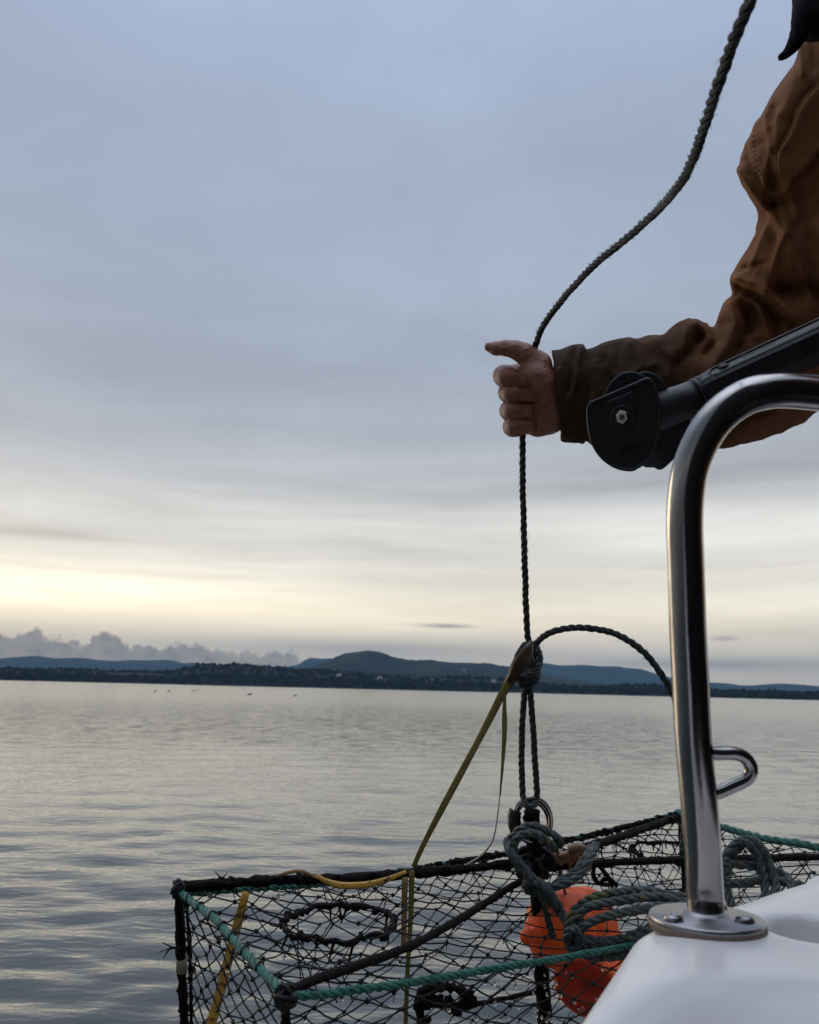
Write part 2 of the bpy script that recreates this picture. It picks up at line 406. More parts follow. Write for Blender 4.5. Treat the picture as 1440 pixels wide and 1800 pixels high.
M = dict(
    sealm=mat('grimy_sealant', (0.17, 0.12, 0.09), 0.6, var=0.4, vscale=120),
    deckm=mat('grey_nonskid', (0.06, 0.06, 0.062), 0.8, bump=0.5, bscale=300),
    rope=rope_mat('wet_hauling_rope', (0.014, 0.021, 0.020), (0.07, 0.07, 0.02), 0.66, 0.5),
    line=rope_mat('grey_teal_rope', (0.062, 0.078, 0.076), (0.17, 0.16, 0.03), 0.59, 0.55),
    green=rope_mat('green_rope', (0.008, 0.115, 0.085), (0.02, 0.17, 0.13), 0.5, 0.5),
    twine=mat('black_twine', (0.006, 0.007, 0.009), 0.5, spec=0.3, var=0.3, bump=0.3, bscale=900),
    iron=mat('fouled_iron', (0.004, 0.0035, 0.004), 0.7, var=0.5, vscale=60, bump=1.0, bscale=220, col2=(0.014, 0.007, 0.006), dist=0.005, spec=0.15),
    steel=mat('stainless_steel', (0.36, 0.345, 0.33), 0.16, 1.0, var=0.22, vscale=40, rvar=0.14, bump=0.06, bscale=260),
    steel2=mat('dull_steel', (0.32, 0.31, 0.32), 0.30, 1.0, var=0.25, vscale=60, bump=0.15, bscale=300),
    brass=mat('zinc_bolt', (0.90, 0.76, 0.56), 0.4, 0.25, var=0.15, vscale=300),
    gel=mat('white_gelcoat', (0.86, 0.855, 0.84), 0.36, vscale=14, bump=0.10, bscale=420, dist=0.0005, coat=0.25, col2=(0.78, 0.77, 0.75)),
    plastic=mat('black_plastic', (0.020, 0.020, 0.021), 0.42, var=0.25, vscale=90, bump=0.12, bscale=700, rvar=0.15),
    plastic2=mat('deep_black_plastic', (0.006, 0.006, 0.007), 0.5),
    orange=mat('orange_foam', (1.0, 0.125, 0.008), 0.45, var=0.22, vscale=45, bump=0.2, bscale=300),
    orange_shade=mat('orange_foam_shaded_end', (0.50, 0.032, 0.006), 0.6, var=0.1, bump=0.25, bscale=300),  # darker end colour, part of it painted-in shade on the face
    grass=mat('olive_seagrass', (0.22, 0.19, 0.02), 0.35, col2=(0.10, 0.085, 0.02), vscale=40, bump=0.2, bscale=200),
    grassd=mat('brown_seagrass', (0.070, 0.040, 0.012), 0.4, col2=(0.02, 0.014, 0.008), vscale=60, bump=0.2, bscale=200),
    grassy=mat('yellow_seagrass', (0.62, 0.36, 0.06), 0.45, col2=(0.12, 0.055, 0.015), vscale=150, thr=(0.52, 0.62), bump=0.2, bscale=300),
    grasst=mat('tan_seagrass', (0.42, 0.27, 0.12), 0.5, col2=(0.25, 0.15, 0.06), vscale=80),
    pale=mat('pale_fibre', (0.45, 0.42, 0.34), 0.5),
    tape=mat('grey_tape', (0.27, 0.24, 0.17), 0.5, var=0.3, vscale=120),
    crab=mat('crab_shell', (0.17, 0.060, 0.028), 0.35, col2=(0.26, 0.17, 0.085), vscale=50, bump=0.5, bscale=250),
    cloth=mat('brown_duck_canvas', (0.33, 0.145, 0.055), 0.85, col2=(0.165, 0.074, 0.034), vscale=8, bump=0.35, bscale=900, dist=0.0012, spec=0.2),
    thread=mat('tan_thread', (0.24, 0.125, 0.055), 0.8),
    hood=mat('black_knit', (0.010, 0.010, 0.014), 0.9, bump=0.6, bscale=400, spec=0.2),
    skin=mat('skin', (0.40, 0.175, 0.10), 0.42, col2=(0.25, 0.075, 0.045), vscale=38, bump=0.8, bscale=330, dist=0.0016),
    denim=mat('dark_trousers', (0.02, 0.022, 0.03), 0.9, bump=0.3, bscale=500),
    boot=mat('rubber_boot', (0.015, 0.02, 0.017), 0.4),
    hair=mat('dark_hair', (0.02, 0.012, 0.008), 0.6, bump=0.8, bscale=300),
    eye=mat('eye_white', (0.7, 0.7, 0.68), 0.2), iris=mat('iris', (0.03, 0.02, 0.015), 0.2), lip=mat('lip', (0.28, 0.09, 0.08), 0.5),
    canvas=mat('navy_canvas', (0.012, 0.014, 0.022), 0.8, bump=0.3, bscale=300),
    glassd=mat('dark_window', (0.01, 0.012, 0.015), 0.08),
    forest=mat('forest_canopy', (0.009, 0.013, 0.012), 0.95, col2=(0.006, 0.009, 0.009), vscale=0.02, spec=0.1),
    hill=mat('wooded_hillside', (0.009, 0.014, 0.014), 0.95, col2=(0.036, 0.038, 0.026), vscale=0.008, thr=(0.54, 0.66), spec=0.1),
    shorem=mat('wooded_shore', (0.008, 0.012, 0.012), 0.95, col2=(0.028, 0.030, 0.020), vscale=0.01, thr=(0.60, 0.68), spec=0.1),
    housew=mat('white_siding', (0.75, 0.74, 0.70), 0.7, var=0.05), roofm=mat('grey_roof', (0.12, 0.11, 0.11), 0.8, var=0.2, vscale=3),
    duck=mat('dark_feathers', (0.07, 0.062, 0.055), 0.7, var=0.3),
)
def wet_shaded_sleeve():
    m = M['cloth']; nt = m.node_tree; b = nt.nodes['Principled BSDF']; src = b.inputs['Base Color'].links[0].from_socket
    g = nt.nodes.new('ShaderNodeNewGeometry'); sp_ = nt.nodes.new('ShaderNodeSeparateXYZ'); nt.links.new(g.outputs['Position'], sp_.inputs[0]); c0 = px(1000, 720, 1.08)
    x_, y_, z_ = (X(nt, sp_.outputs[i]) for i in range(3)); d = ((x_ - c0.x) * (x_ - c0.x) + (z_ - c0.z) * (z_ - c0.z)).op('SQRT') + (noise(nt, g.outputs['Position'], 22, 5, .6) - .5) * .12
    f = d.step(0.26, 0.08); nt.links.new(mixc(nt, f * .88, src, (0.030, 0.017, 0.010)), b.inputs['Base Color'])  # damp cuff cloth plus the forearm's shade, both mixed into the colour
    # weave and wear
    wv_ = noise(nt, g.outputs['Position'], 60, 6, .7)
    old = b.inputs['Base Color'].links[0].from_socket; nt.links.new(mixc(nt, wv_.step(.56, .75) * .35, old, (0.34, 0.19, 0.10)), b.inputs['Base Color'])
wet_shaded_sleeve()
dm = bpy.data.materials.new('water_drop'); dm.use_nodes = True; b = dm.node_tree.nodes['Principled BSDF']
b.inputs['Transmission Weight'].default_value = 1.0; b.inputs['IOR'].default_value = 1.33; b.inputs['Roughness'].default_value = 0.02; M['drop'] = dm

# ------------------------------------------------------------------ water
def build_water():
    R = [0.0, 0.6]
    while R[-1] < 60: R.append(R[-1] * 1.0105 + 0.0005)
    while R[-1] < 8600: R.append(R[-1] * 1.03)
    R[-1] = 8600
    A = np.concatenate([np.linspace(-math.pi, -0.72, 40)[:-1], np.linspace(-0.72, 0.72, 560), np.linspace(0.72, math.pi, 40)[1:-1]])
    R = np.array(R); r, a = np.meshgrid(R, A, indexing='ij'); x = r * np.sin(a); y = r * np.cos(a); z = np.zeros_like(x)
    rg = np.random.default_rng(3)
    for i in range(90):
        lam = 0.10 * (11 ** (rg.random() ** 1.25)) ; k = 2 * math.pi / lam
        th = rg.normal(1.45, 0.55) if i % 3 else rg.normal(1.9, 0.25)
        amp = 0.00066 * lam ** 0.60 * (1.0 if lam < .45 else .62)
        ph = k * (x * math.cos(th) + y * math.sin(th)) + rg.random() * 6.28
        # wave fades where the sheet's own spacing cannot carry it
        spc = np.maximum(r * 0.0110, r * 0.0026); fade = np.clip((lam / (spc * 3.5)) - 1, 0, 1)
        env = 0.55 + 0.9 * vnoise(x * 0.35 / lam ** .3 + i, y * 0.22 / lam ** .3 + i * 2, np.zeros_like(x) + i * .37)
        z += amp * np.sin(ph) * fade * env * 2.1
    n, m = x.shape; V = np.stack([x.ravel(), y.ravel(), z.ravel()], 1)
    ii, jj = np.meshgrid(np.arange(n - 1), np.arange(m), indexing='ij'); j2 = (jj + 1) % m
    Q = np.stack([ii * m + jj, (ii + 1) * m + jj, (ii + 1) * m + j2, ii * m + j2], -1).reshape(-1, 4)[:, ::-1]
    wm = bpy.data.materials.new('sea_water'); wm.use_nodes = True; nt = wm.node_tree; b = nt.nodes['Principled BSDF']
    b.inputs['Specular IOR Level'].default_value = 1.0; b.inputs['Base Color'].default_value = (0.034, 0.040, 0.038, 1); b.inputs['Roughness'].default_value = 0.04
    b.inputs['IOR'].default_value = 1.42
    g = nt.nodes.new('ShaderNodeNewGeometry'); s = nt.nodes.new('ShaderNodeSeparateXYZ'); nt.links.new(g.outputs['Position'], s.inputs[0])
    X_, Y_ = X(nt, s.outputs[0]), X(nt, s.outputs[1]); rr = (X_ * X_ + Y_ * Y_).op('SQRT')
    wv = noise(nt, combine(nt, X_ * 0.5, Y_ * 0.5), 1.0, 2) - 0.5
    n1 = noise(nt, combine(nt, X_ * 7.0 + wv, Y_ * 15.0 + wv * 2.0), 1.0, 3, 0.5)
    n2 = noise(nt, combine(nt, X_ * 2.1, Y_ * 1.9, 4.0), 1.0, 5, 0.6)
    n3 = noise(nt, combine(nt, X_ * 0.045, Y_ * 0.03, 9.0), 1.0, 4, 0.6).step(0.35, 0.7)
    hgt = n1 * 0.0052 + n2 * rr.step(3.5, 12.0) * (0.012 + n3 * 0.016)
    bn = nt.nodes.new('ShaderNodeBump'); bn.inputs['Strength'].default_value = 1.0; bn.inputs['Distance'].default_value = 1.0
    nt.links.new(hgt.v, bn.inputs['Height'])
    # far ripples are finer than a pixel: tilt the facets directly and widen the lobe with distance
    cn_ = nt.nodes.new('ShaderNodeTexNoise'); cn_.inputs['Detail'].default_value = 3; cn_.inputs['Scale'].default_value = 1.0
    nt.links.new(combine(nt, X_ * 3.1, Y_ * 2.2, 2.0), cn_.inputs['Vector'])
    sb = nt.nodes.new('ShaderNodeVectorMath'); sb.operation = 'SUBTRACT'; nt.links.new(cn_.outputs['Color'], sb.inputs[0]); sb.inputs[1].default_value = (0.5, 0.5, 0.5)
    sc_ = nt.nodes.new('ShaderNodeVectorMath'); sc_.operation = 'SCALE'; nt.links.new(sb.outputs[0], sc_.inputs[0]); nt.links.new((rr.step(5.0, 22.0) * (0.060 + n3 * 0.13)).v, sc_.inputs['Scale'])
    ad = nt.nodes.new('ShaderNodeVectorMath'); ad.operation = 'ADD'; nt.links.new(sc_.outputs[0], ad.inputs[0]); nt.links.new(bn.outputs[0], ad.inputs[1])
    nz_ = nt.nodes.new('ShaderNodeVectorMath'); nz_.operation = 'NORMALIZE'; nt.links.new(ad.outputs[0], nz_.inputs[0]); nt.links.new(nz_.outputs[0], b.inputs['Normal'])
    nt.links.new((rr.step(6.0, 70.0) * 0.10 + 0.04).v, b.inputs['Roughness'])
    o = mobj('water', V, Q, wm); tag(o, kind='structure')
build_water()

# ------------------------------------------------------------------ far shore
def ridge(name, prof, dist, depth, mt, rough, fine, seed, azpad=0, base=-0.5, nrow=26, wob=0.0):
    """a landform whose skyline follows prof = [(photo x, photo y)] at a distance"""
    xs = np.array([p[0] for p in prof], float); ys = np.array([p[1] for p in prof], float)
    n = int((xs[-1] - xs[0]) / fine) + 1; X0 = np.linspace(xs[0], xs[-1], n); Y0 = np.interp(X0, xs, ys)
    V = []; rg = np.random.default_rng(seed)
    for x_, y_ in zip(X0, Y0):
        q = px(x_, y_, 1) - CM.translation; hd = math.hypot(q.x, q.y)
        V.append((q.x / hd, q.y / hd, q.z / hd))
    V = np.array(V); top = V[:, 2] * dist
    T = np.linspace(0, 1, nrow); out = []
    for t in T:
        d = dist - depth * 0.62 + depth * t
        s = np.sin(np.pi * np.clip(t / 1.24, 0, 1)) ** 0.8 if t > 0 else 0.0
        px_, py_ = V[:, 0] * d, V[:, 1] * d
        nz = vnoise(px_ * 0.012 * rough + seed, py_ * 0.012 * rough, px_ * 0 + seed) - 0.5
        nz2 = vnoise(px_ * 0.07 + seed, py_ * 0.07, px_ * 0 + 3.0) - 0.5
        h = top * s * (1 + nz * 0.22 * (1 - abs(t - .62))) + nz2 * 4.0 * s * min(1, dist / 3000) * (0 if t < .01 else 1)
        out.append(np.stack([px_, py_, np.where(t > 0, h + 1.0, base)], 1))
    V3 = np.concatenate(out); ii, jj = np.meshgrid(np.arange(nrow - 1), np.arange(n - 1), indexing='ij')
    Q = np.stack([ii * n + jj, ii * n + jj + 1, (ii + 1) * n + jj + 1, (ii + 1) * n + jj], -1).reshape(-1, 4)
    return mobj(name, V3, Q, mt), out
hz = lambda x: 1212 + 0.0245 * (x - 720)
far1, _ = ridge('hills', [(-700, 1150), (-350, 1165), (-60, 1160), (0, 1158), (60, 1156), (120, 1157), (175, 1160), (240, 1162), (300, 1163), (350, 1166), (420, 1174), (470, 1175), (520, 1168), (545, 1160), (580, 1160), (640, 1175), (700, 1180), (850, 1180),
                          (905, 1170), (960, 1168), (1010, 1171), (1070, 1172), (1105, 1173), (1150, 1185), (1200, 1196), (1260, 1200), (1300, 1205), (1340, 1203), (1390, 1204), (1440, 1206), (1700, 1196), (2100, 1200)], 7600, 900, M['hill'], 0.5, 6, 3)
tag(far1, kind='structure')
mid, mid_rows = ridge('hills', [(380, 1200), (420, 1192), (470, 1185), (500, 1178), (548, 1174), (575, 1164), (600, 1154), (620, 1148.5), (645, 1145), (668, 1149), (690, 1157), (712, 1164), (760, 1162.5), (800, 1165), (850, 1169), (900, 1175), (950, 1185), (1000, 1195),
                         (1060, 1203), (1120, 1210), (1180, 1217)], 3600, 1400, M['hill'], 1.0, 3, 5)
tag(mid, kind='structure')
near, near_rows = ridge('shore', [(-700, 1175), (-300, 1172), (0, 1178), (60, 1178), (140, 1177), (200, 1182), (300, 1183), (320, 1179), (350, 1173), (390, 1171), (430, 1172), (480, 1176), (560, 1181), (640, 1184), (740, 1188), (820, 1190),
                          (900, 1196), (960, 1202), (1020, 1207), (1070, 1207), (1120, 1205), (1180, 1207), (1260, 1216), (1330, 1217), (1400, 1219), (1440, 1220), (1800, 1215), (2100, 1215)], 1750, 420, M['shorem'], 1.5, 3, 9)
tag(near, kind='structure')
def forest():
    """canopy of single crowns covering the near shore and its skyline, one mass"""
    rg = random.Random(5); V = []; Fc = []; n = near_rows[0].shape[0]
    cnt = 0
    for k in range(15000):
        i = rg.randrange(1, n - 1); t = rg.choice((rg.uniform(0.5, 4), rg.uniform(2, 18), rg.uniform(13, 18)))
        a = int(t); f = t - a; p = near_rows[a][i] * (1 - f) + near_rows[min(a + 1, 25)][i] * f
        if vnoise(np.array([p[0] * .006]), np.array([p[1] * .012]), np.array([1.0]))[0] > 0.62 and t > 4: continue
        h = rg.uniform(3, 7.5) * (0.8 if t > 12 else 1) * (1.5 if rg.random() < .06 else 1); r = h * rg.uniform(0.28, 0.6); z0 = max(p[2], 0) - 1
        sh = rg.random(); m = 6; base = len(V)
        lv = ((0.15, .7), (0.4, 1.0), (0.7, .8 if sh > .6 else .55))
        for zz, q in lv:
            for j in range(m):
                th = 6.283 * j / m + rg.random() * .5; w_ = q * r * rg.uniform(.7, 1.2)
                V.append((p[0] + math.cos(th) * w_, p[1] + math.sin(th) * w_, z0 + h * (zz + rg.uniform(-.06, .06))))
        V.append((p[0], p[1], z0 + h)); V.append((p[0], p[1], z0 - 1))
        for l in range(2): Fc += [(base + l * m + j, base + l * m + (j + 1) % m, base + (l + 1) * m + (j + 1) % m, base + (l + 1) * m + j) for j in range(m)]
        Fc += [(base + 2 * m + j, base + 2 * m + (j + 1) % m, base + 3 * m) for j in range(m)]
        Fc += [(base + (j + 1) % m, base + j, base + 3 * m + 1) for j in range(m)]
    o = mobj('forest', V, Fc, M['forest'], smooth=False)
    tag(o, 'dark wooded far shore running along the whole waterline under the hills', 'forest', kind='stuff')
forest()
# houses on the far shore and the hillside
hdefs = [(596, 1189), (660, 1196), (668, 1194), (760, 1199), (779, 1200), (801, 1202), (815, 1183), (768, 1184), (690, 1187), (98, 1183), (255, 1194), (403, 1198), (732, 1204), (845, 1203), (868, 1199), (1010, 1216), (1088, 1219), (1150, 1219), (1355, 1225), (560, 1199), (620, 1201)]
hlab = ['tiny pale house on the left flank of the wooded hill', 'white house low on the hill below its summit', 'pale house just right of and above the one below the summit', 'white house near the water right of the hill centre', 'white cottage between two others near the water', 'white house nearest the hauling rope in the lower row', 'pale house high on the hill below its long right shoulder',
        'small pale house halfway up the middle of the hill', 'small house on the slope below the hill summit', 'pale building among shore trees at the far left', 'small building at the waterline left of the wooded knoll', 'tiny pale house at the foot of the wooded knoll', 'small house on the waterline below the hill centre', 'small pale house left of the seagrass near the waterline', 'tiny pale house close beside the rope knot on the hillside',
        'tiny house at the waterline right of the rope knot', 'small waterfront house under the arch of rope', 'tiny waterfront house just left of the steel rail', 'tiny house on the low shore right of the steel rail', 'small house by the water at the left foot of the hill', 'tiny house by the water below the hill summit']
for (hx, hy), lb in zip(hdefs, hlab):
    d = 1560 if hy > hz(hx) - 22 else 3000
    rg = random.Random(int(hx)); p = px(hx, hy, d); sc_ = (1.0 if d < 2000 else 1.8) * rg.uniform(.8, 1.2)
    p.z = max(p.z, 1.0); h = empty('house', p - Vector((0, 0, 1))); M3 = Matrix.Rotation(rg.uniform(-.8, .8), 3, 'Z')
    tag(h, lb, 'house', 'houses scattered on the far shore')
    mb = MB(); mb.box(p + Vector((0, 0, 2 * sc_)), (8 * sc_, 6 * sc_, 4.5 * sc_), M3); mb.build('wall', M['housew'], h, False)
    L, Wd, H = 4.4 * sc_, 3.4 * sc_, 2.4 * sc_
    Vr = [Vector(q) for q in ((-L, -Wd, 0), (L, -Wd, 0), (L, Wd, 0), (-L, Wd, 0), (-L, 0, H), (L, 0, H))]
    Vr = [M3 @ q + p + Vector((0, 0, 4.27 * sc_)) for q in Vr]
    MB().add(Vr, [(0, 1, 5, 4), (2, 3, 4, 5), (0, 4, 3), (1, 2, 5), (3, 2, 1, 0)]).build('roof', M['roofm'], h, False)

# ducks on the water
dl = [(190, 1209, 'small dark bird floating farthest left on the distant water'), (272, 1215.5, 'tiny pale speck of a bird left of the middle pair'), (296, 1215.5, 'dark bird floating in the middle of the distant birds'),
      (339, 1215, 'dark bird upright on the water beside a low flat one'), (347, 1213.5, 'low flat bird just right of an upright one'), (438, 1221.5, 'largest and rightmost dark bird on the distant water'), (519, 1223.5, 'tiny speck of a bird below the left foot of the hill')]
for x_, y_, lb in dl:
    p = on_plane(x_, y_, 0.0); s = (1.0 if x_ == 438 else 0.8)
    d = empty('duck', p); tag(d, lb, 'bird', 'birds floating far out on the water')
    mb = MB(); mb.blob(p + Vector((0, 0, 0.06 * s)), 0.2 * s, (1.1, .5, .5)); mb.tube([p + Vector((.15 * s, 0, .06 * s)), p + Vector((.20 * s, 0, .12 * s)), p + Vector((.22 * s, 0, .17 * s))], [.05 * s, .04 * s, .035 * s], 6)
    mb.blob(p + Vector((.23 * s, 0, .19 * s)), .055 * s, (1.3, .8, .9)); mb.build('body', M['duck'], d)
    MB().tube([p + Vector((.27 * s, 0, .19 * s)), p + Vector((.36 * s, 0, .175 * s))], [.025 * s, .008], 5).build('beak', M['grassd'], d)

# ------------------------------------------------------------------ boat
GZ = 0.85
edge_px = [(1020, 1800), (1080, 1711), (1128, 1640), (1150, 1612), (1200, 1590), (1270, 1577), (1350, 1551), (1440, 1526), (1520, 1508)]
E0 = [on_plane(x_, y_, GZ) for x_, y_ in edge_px]
E0 = [p + Vector((-0.011, 0.006, 0)) * (1.0 if i < 4 else 0.5) for i, p in enumerate(E0)]
back_dir = (E0[0] - E0[1]).normalized()
path = [E0[0] + back_dir * 3.2 + Vector((0.9, 0, 0)), E0[0] + back_dir * 1.4 + Vector((.1, 0, 0)), E0[0] + back_dir * .5, E0[0] + back_dir * .15] + E0 + [E0[-1] + Vector((0.9, 0.55, 0)), E0[-1] + Vector((1.7, 0.5, 0))]
path = spline(path, 0.02)
def offset_path(d):
    out = []
    for i, p in enumerate(path):
        t = (path[min(i + 1, len(path) - 1)] - path[max(i - 1, 0)]).normalized(); out.append(p + Vector((t.y, -t.x, 0)) * d)
    return out
boat = empty('boat', (0.9, -0.5, 0.0)); tag(boat, 'white fibreglass boat corner at lower right with steel rail bolted on top', 'boat')
def gunwale():
    lo = (-0.05, 0.18, GZ - 0.14); hi = (0.85, 1.25, GZ + 0.03); st = 0.0042
    sc = Sculpt(lo, hi, st)
    gx, gy = np.meshgrid(sc.ax[0], sc.ax[1], indexing='ij'); d2 = np.full(gx.shape, 1e3); sg = np.ones(gx.shape)
    P = np.array([(p.x, p.y) for p in path])
    for a, b in zip(P[:-1:2], P[2::2]):
        ba = b - a; h = np.clip(((gx - a[0]) * ba[0] + (gy - a[1]) * ba[1]) / (ba @ ba), 0, 1)
        dd = np.hypot(gx - a[0] - h * ba[0], gy - a[1] - h * ba[1]); s_ = (gy - a[1]) * ba[0] - (gx - a[0]) * ba[1]
        m = dd < d2; d2 = np.where(m, dd, d2); sg = np.where(m, np.sign(s_), sg)
    sd2 = d2 * sg                                        # negative inboard
    hgt = GZ + 0.0 * gx - 0.012 * np.clip(1 - (-sd2) / 0.05, 0, 1) ** 2
    def seg(a, b):
        ba = b - a; h = np.clip(((gx - a[0]) * ba[0] + (gy - a[1]) * ba[1]) / (ba @ ba), 0, 1); return np.hypot(gx - a[0] - h * ba[0], gy - a[1] - h * ba[1])
    a = np.array(on_plane(1440, 1632, GZ)[:2]); b = np.array(on_plane(1660, 1655, GZ)[:2])
    d = seg(a, b); hgt -= 0.075 * np.clip((0.036 - d) / 0.018, 0, 1) ** 2 * (3 - 2 * np.clip((0.036 - d) / 0.018, 0, 1))
    q = np.array(on_plane(1560, 1900, GZ)[:2]); d = np.hypot(gx - q[0], gy - q[1]); t = np.clip((0.135 - d) / 0.11, 0, 1); hgt -= 0.075 * t * t * (3 - 2 * t)
    zz = sc.ax[2][None, None, :]
    A = zz - hgt[:, :, None]; B = np.broadcast_to(sd2[:, :, None], A.shape) + 0.10 * np.maximum(0, (GZ - .02) - zz)*0
    r = 0.012; a_, b_ = A + r, B + r
    Fv = np.sqrt(np.maximum(a_, 0) ** 2 + np.maximum(b_, 0) ** 2) + np.minimum(np.maximum(a_, b_), 0) - r
    e = np.maximum(np.maximum(gx - np.minimum(0.80, .62 * gy + .09), 0.34 - gy), gy - 1.22)[:, :, None]
    sc.F = np.maximum(np.maximum(Fv, (GZ - 0.12) - zz), e).astype(np.float32)
    V, Q = sc.mesh(); V = smooth_mesh(V, Q, 2)
    mobj('gunwale', V, Q, M['gel'], boat)
gunwale()
# hull side going down to the water, and the rest of the deck behind the camera
pin = offset_path(0.006); mb = MB(); V = []; prof = [(0, GZ - 0.05), (0.0, GZ - 0.3), (0.03, 0.3), (0.10, 0.05), (0.25, -0.3)]
for i, p in enumerate(pin):
    t = (pin[min(i + 1, len(pin) - 1)] - pin[max(i - 1, 0)]).normalized(); nv = Vector((t.y, -t.x, 0))
    for u, z in prof: q = p + nv * u; V.append((q.x, q.y, z))
mb.add(V, [(i * 5 + j, i * 5 + j + 1, (i + 1) * 5 + j + 1, (i + 1) * 5 + j) for i in range(len(pin) - 1) for j in range(4)]); mb.build('hull', M['gel'], boat)
# side deck strip behind the camera
V = []; back = [p for p in path if p.y < 0.37]; 
for i, p in enumerate(back):
    t = (back[min(i + 1, len(back) - 1)] - back[max(i - 1, 0)]).normalized(); nv = Vector((t.y, -t.x, 0))
    for u, z in ((0.004, GZ - .12), (0.0, GZ - .02), (.014, GZ - .003), (.03, GZ), (.09, GZ), (.10, GZ - .02), (.10, .2)): q = p + nv * u; V.append((q.x, q.y, z))
MB().add(V, [(i * 7 + j, i * 7 + j + 1, (i + 1) * 7 + j + 1, (i + 1) * 7 + j) for i in range(len(back) - 1) for j in range(6)]).build('side_deck', M['gel'], boat)
mb = MB(); mb.box((1.35, -0.6, 0.34), (2.1, 3.2, 0.04)); mb.build('cockpit_floor', M['deckm'], boat, False)
# unseen cabin walls and roof added behind the camera to darken rail reflections
cb = MB(); cb.box((0.55, -0.65, 1.45), (1.86, 0.08, 2.2)); cb.box((1.50, 0.15, 1.45), (0.08, 1.68, 2.2)); cb.box((0.58, -1.2, 2.59), (2.0, 1.3, 0.07)); cb.build('added_wheelhouse', M['canvas'], boat, False)
for cx in (0.1, 0.95): MB().box((cx, -0.603, 2.05), (0.55, 0.02, 0.5)).build('added_window', M['glassd'], boat, False)

# rail
DR = 0.577
rail_px = [(1241, 1612), (1236, 1500), (1228, 1400), (1219, 1300), (1214, 1200), (1209, 1100), (1206, 1000), (1203.5, 930), (1205, 880), (1212, 830), (1228, 785), (1252, 745), (1283, 715), (1322, 694), (1370, 686), (1420, 689), (1470, 694), (1560, 700), (1700, 704), (1820, 720), (1870, 790), (1885, 1000), (1900, 1500)]
rp = spline([px(x_, y_, DR + max(0, x_ - 1320) * 0.0001) for x_, y_ in rail_px], 0.005)
rb = on_plane(1242, 1618, GZ + 0.003)
mb = MB(); mb.tube([rb + Vector((0, 0, 0.0))] + rp[2:], 0.0122, 32); rail = mb.build('rail', M['steel'], boat)
def lathe(mb, c, axis, prof, n=40, up=None):
    axis = Vector(axis).normalized(); a = axis.orthogonal().normalized() if up is None else up; b = axis.cross(a); V = []
    for r, h in prof:
        for j in range(n): th = 2 * math.pi * j / n; V.append(Vector(c) + axis * h + (a * math.cos(th) + b * math.sin(th)) * r)
    m = len(prof)
    Fc = [(i * n + j, i * n + (j + 1) % n, (i + 1) * n + (j + 1) % n, (i + 1) * n + j) for i in range(m - 1) for j in range(n)]
    Fc += [tuple(range(n))[::-1], tuple((m - 1) * n + j for j in range(n))]; mb.add(V, Fc)
UP = Vector((0, 0, 1))
mb = MB(); lathe(mb, rb - UP * .002, UP, [(.0365, 0), (.0375, .001), (.0375, .0035), (.0365, .0048), (.016, .0055), (.0142, .008), (.0125, .009)], 64); mb.build('base_plate', M['steel2'], rail)
mb = MB(); lathe(mb, rb - UP * .006, UP, [(.0372, 0), (.0382, .002), (.0380, .0052), (.0360, .0058)], 64); mb.build('sealant', M['sealm'], rail)
for bx, by in ((1184, 1612), (1310, 1614), (1262, 1590)):
    q = on_plane(bx, by, GZ + 0.008); mb = MB(); lathe(mb, q - UP * .002, UP, [(.0062, 0), (.0062, .0015), (.0055, .0028), (.0038, .0038), (.0017, .0040), (.0016, .0030), (.0005, .0030)], 24); mb.build('screw', M['steel2'], rail)
hk = [(1238, 1322), (1262, 1324), (1290, 1324), (1308, 1330), (1319, 1343), (1320, 1358), (1311, 1371), (1290, 1381), (1265, 1392), (1240, 1398)]
mb = MB(); mb.tube(spline([px(x_, y_, DR) for x_, y_ in hk], 0.002), 0.0046, 18); mb.build('hook_eye', M['steel'], rail)

# ------------------------------------------------------------------ rod holder
DH = 0.80; rh = empty('rod_holder', px(1095, 745, DH)); tag(rh, 'black plastic rod holder arm with round hinge, reaching in front of the sleeve', 'rod holder')
RP = lambda x_, y_, z_: px(x_, y_, DH - z_ * DH / F)
def prism(mb, pts, z0, z1, inset=2.0, flip=False):
    """extruded outline with a bevelled front edge; skew z a little so the plate faces left of the lens"""
    cx = sum(p[0] for p in pts) / len(pts); cy = sum(p[1] for p in pts) / len(pts); n = len(pts)
    def ring(z, ins): 
        out = []
        for x_, y_ in pts:
            l = math.hypot(x_ - cx, y_ - cy); f = (l - ins) / l; xx, yy = cx + (x_ - cx) * f, cy + (y_ - cy) * f
            out.append(RP(xx, yy, z + (xx - 1095) * 0.12))
        return out
    V = ring(z0, 0) + ring(z1 - inset * .6, 0) + ring(z1, inset)
    mb.add(V, [(l * n + i, l * n + (i + 1) % n, (l + 1) * n + (i + 1) % n, (l + 1) * n + i) for l in range(2) for i in range(n)] + [tuple(2 * n + i for i in range(n)), tuple(range(n))[::-1]])
def sm2(pts, k=6):
    P = [Vector((a, b, 0)) for a, b in pts]; P.append(P[0]); q = spline(P, k); return [(v.x, v.y) for v in q[:-1]]
front = [(1037, 706), (1060, 696), (1100, 680), (1137, 663), (1145, 666), (1155, 684), (1162, 715), (1162, 752), (1157, 777), (1149, 802), (1136, 815), (1120, 825), (1111, 829), (1092, 827), (1074, 820), (1055, 805), (1041, 784), (1034, 759), (1031, 727), (1032, 714)]
fs = [(1037, 706)] + [(v.x, v.y) for v in spline([Vector((a, b, 0)) for a, b in front[3:]], 5)]
def shrink(pts, k):
    cx = sum(p[0] for p in pts) / len(pts); cy = sum(p[1] for p in pts) / len(pts); out = []
    for x_, y_ in pts: l = math.hypot(x_ - cx, y_ - cy); out.append((cx + (x_ - cx) * (l - k) / l, cy + (y_ - cy) * (l - k) / l))
    return out
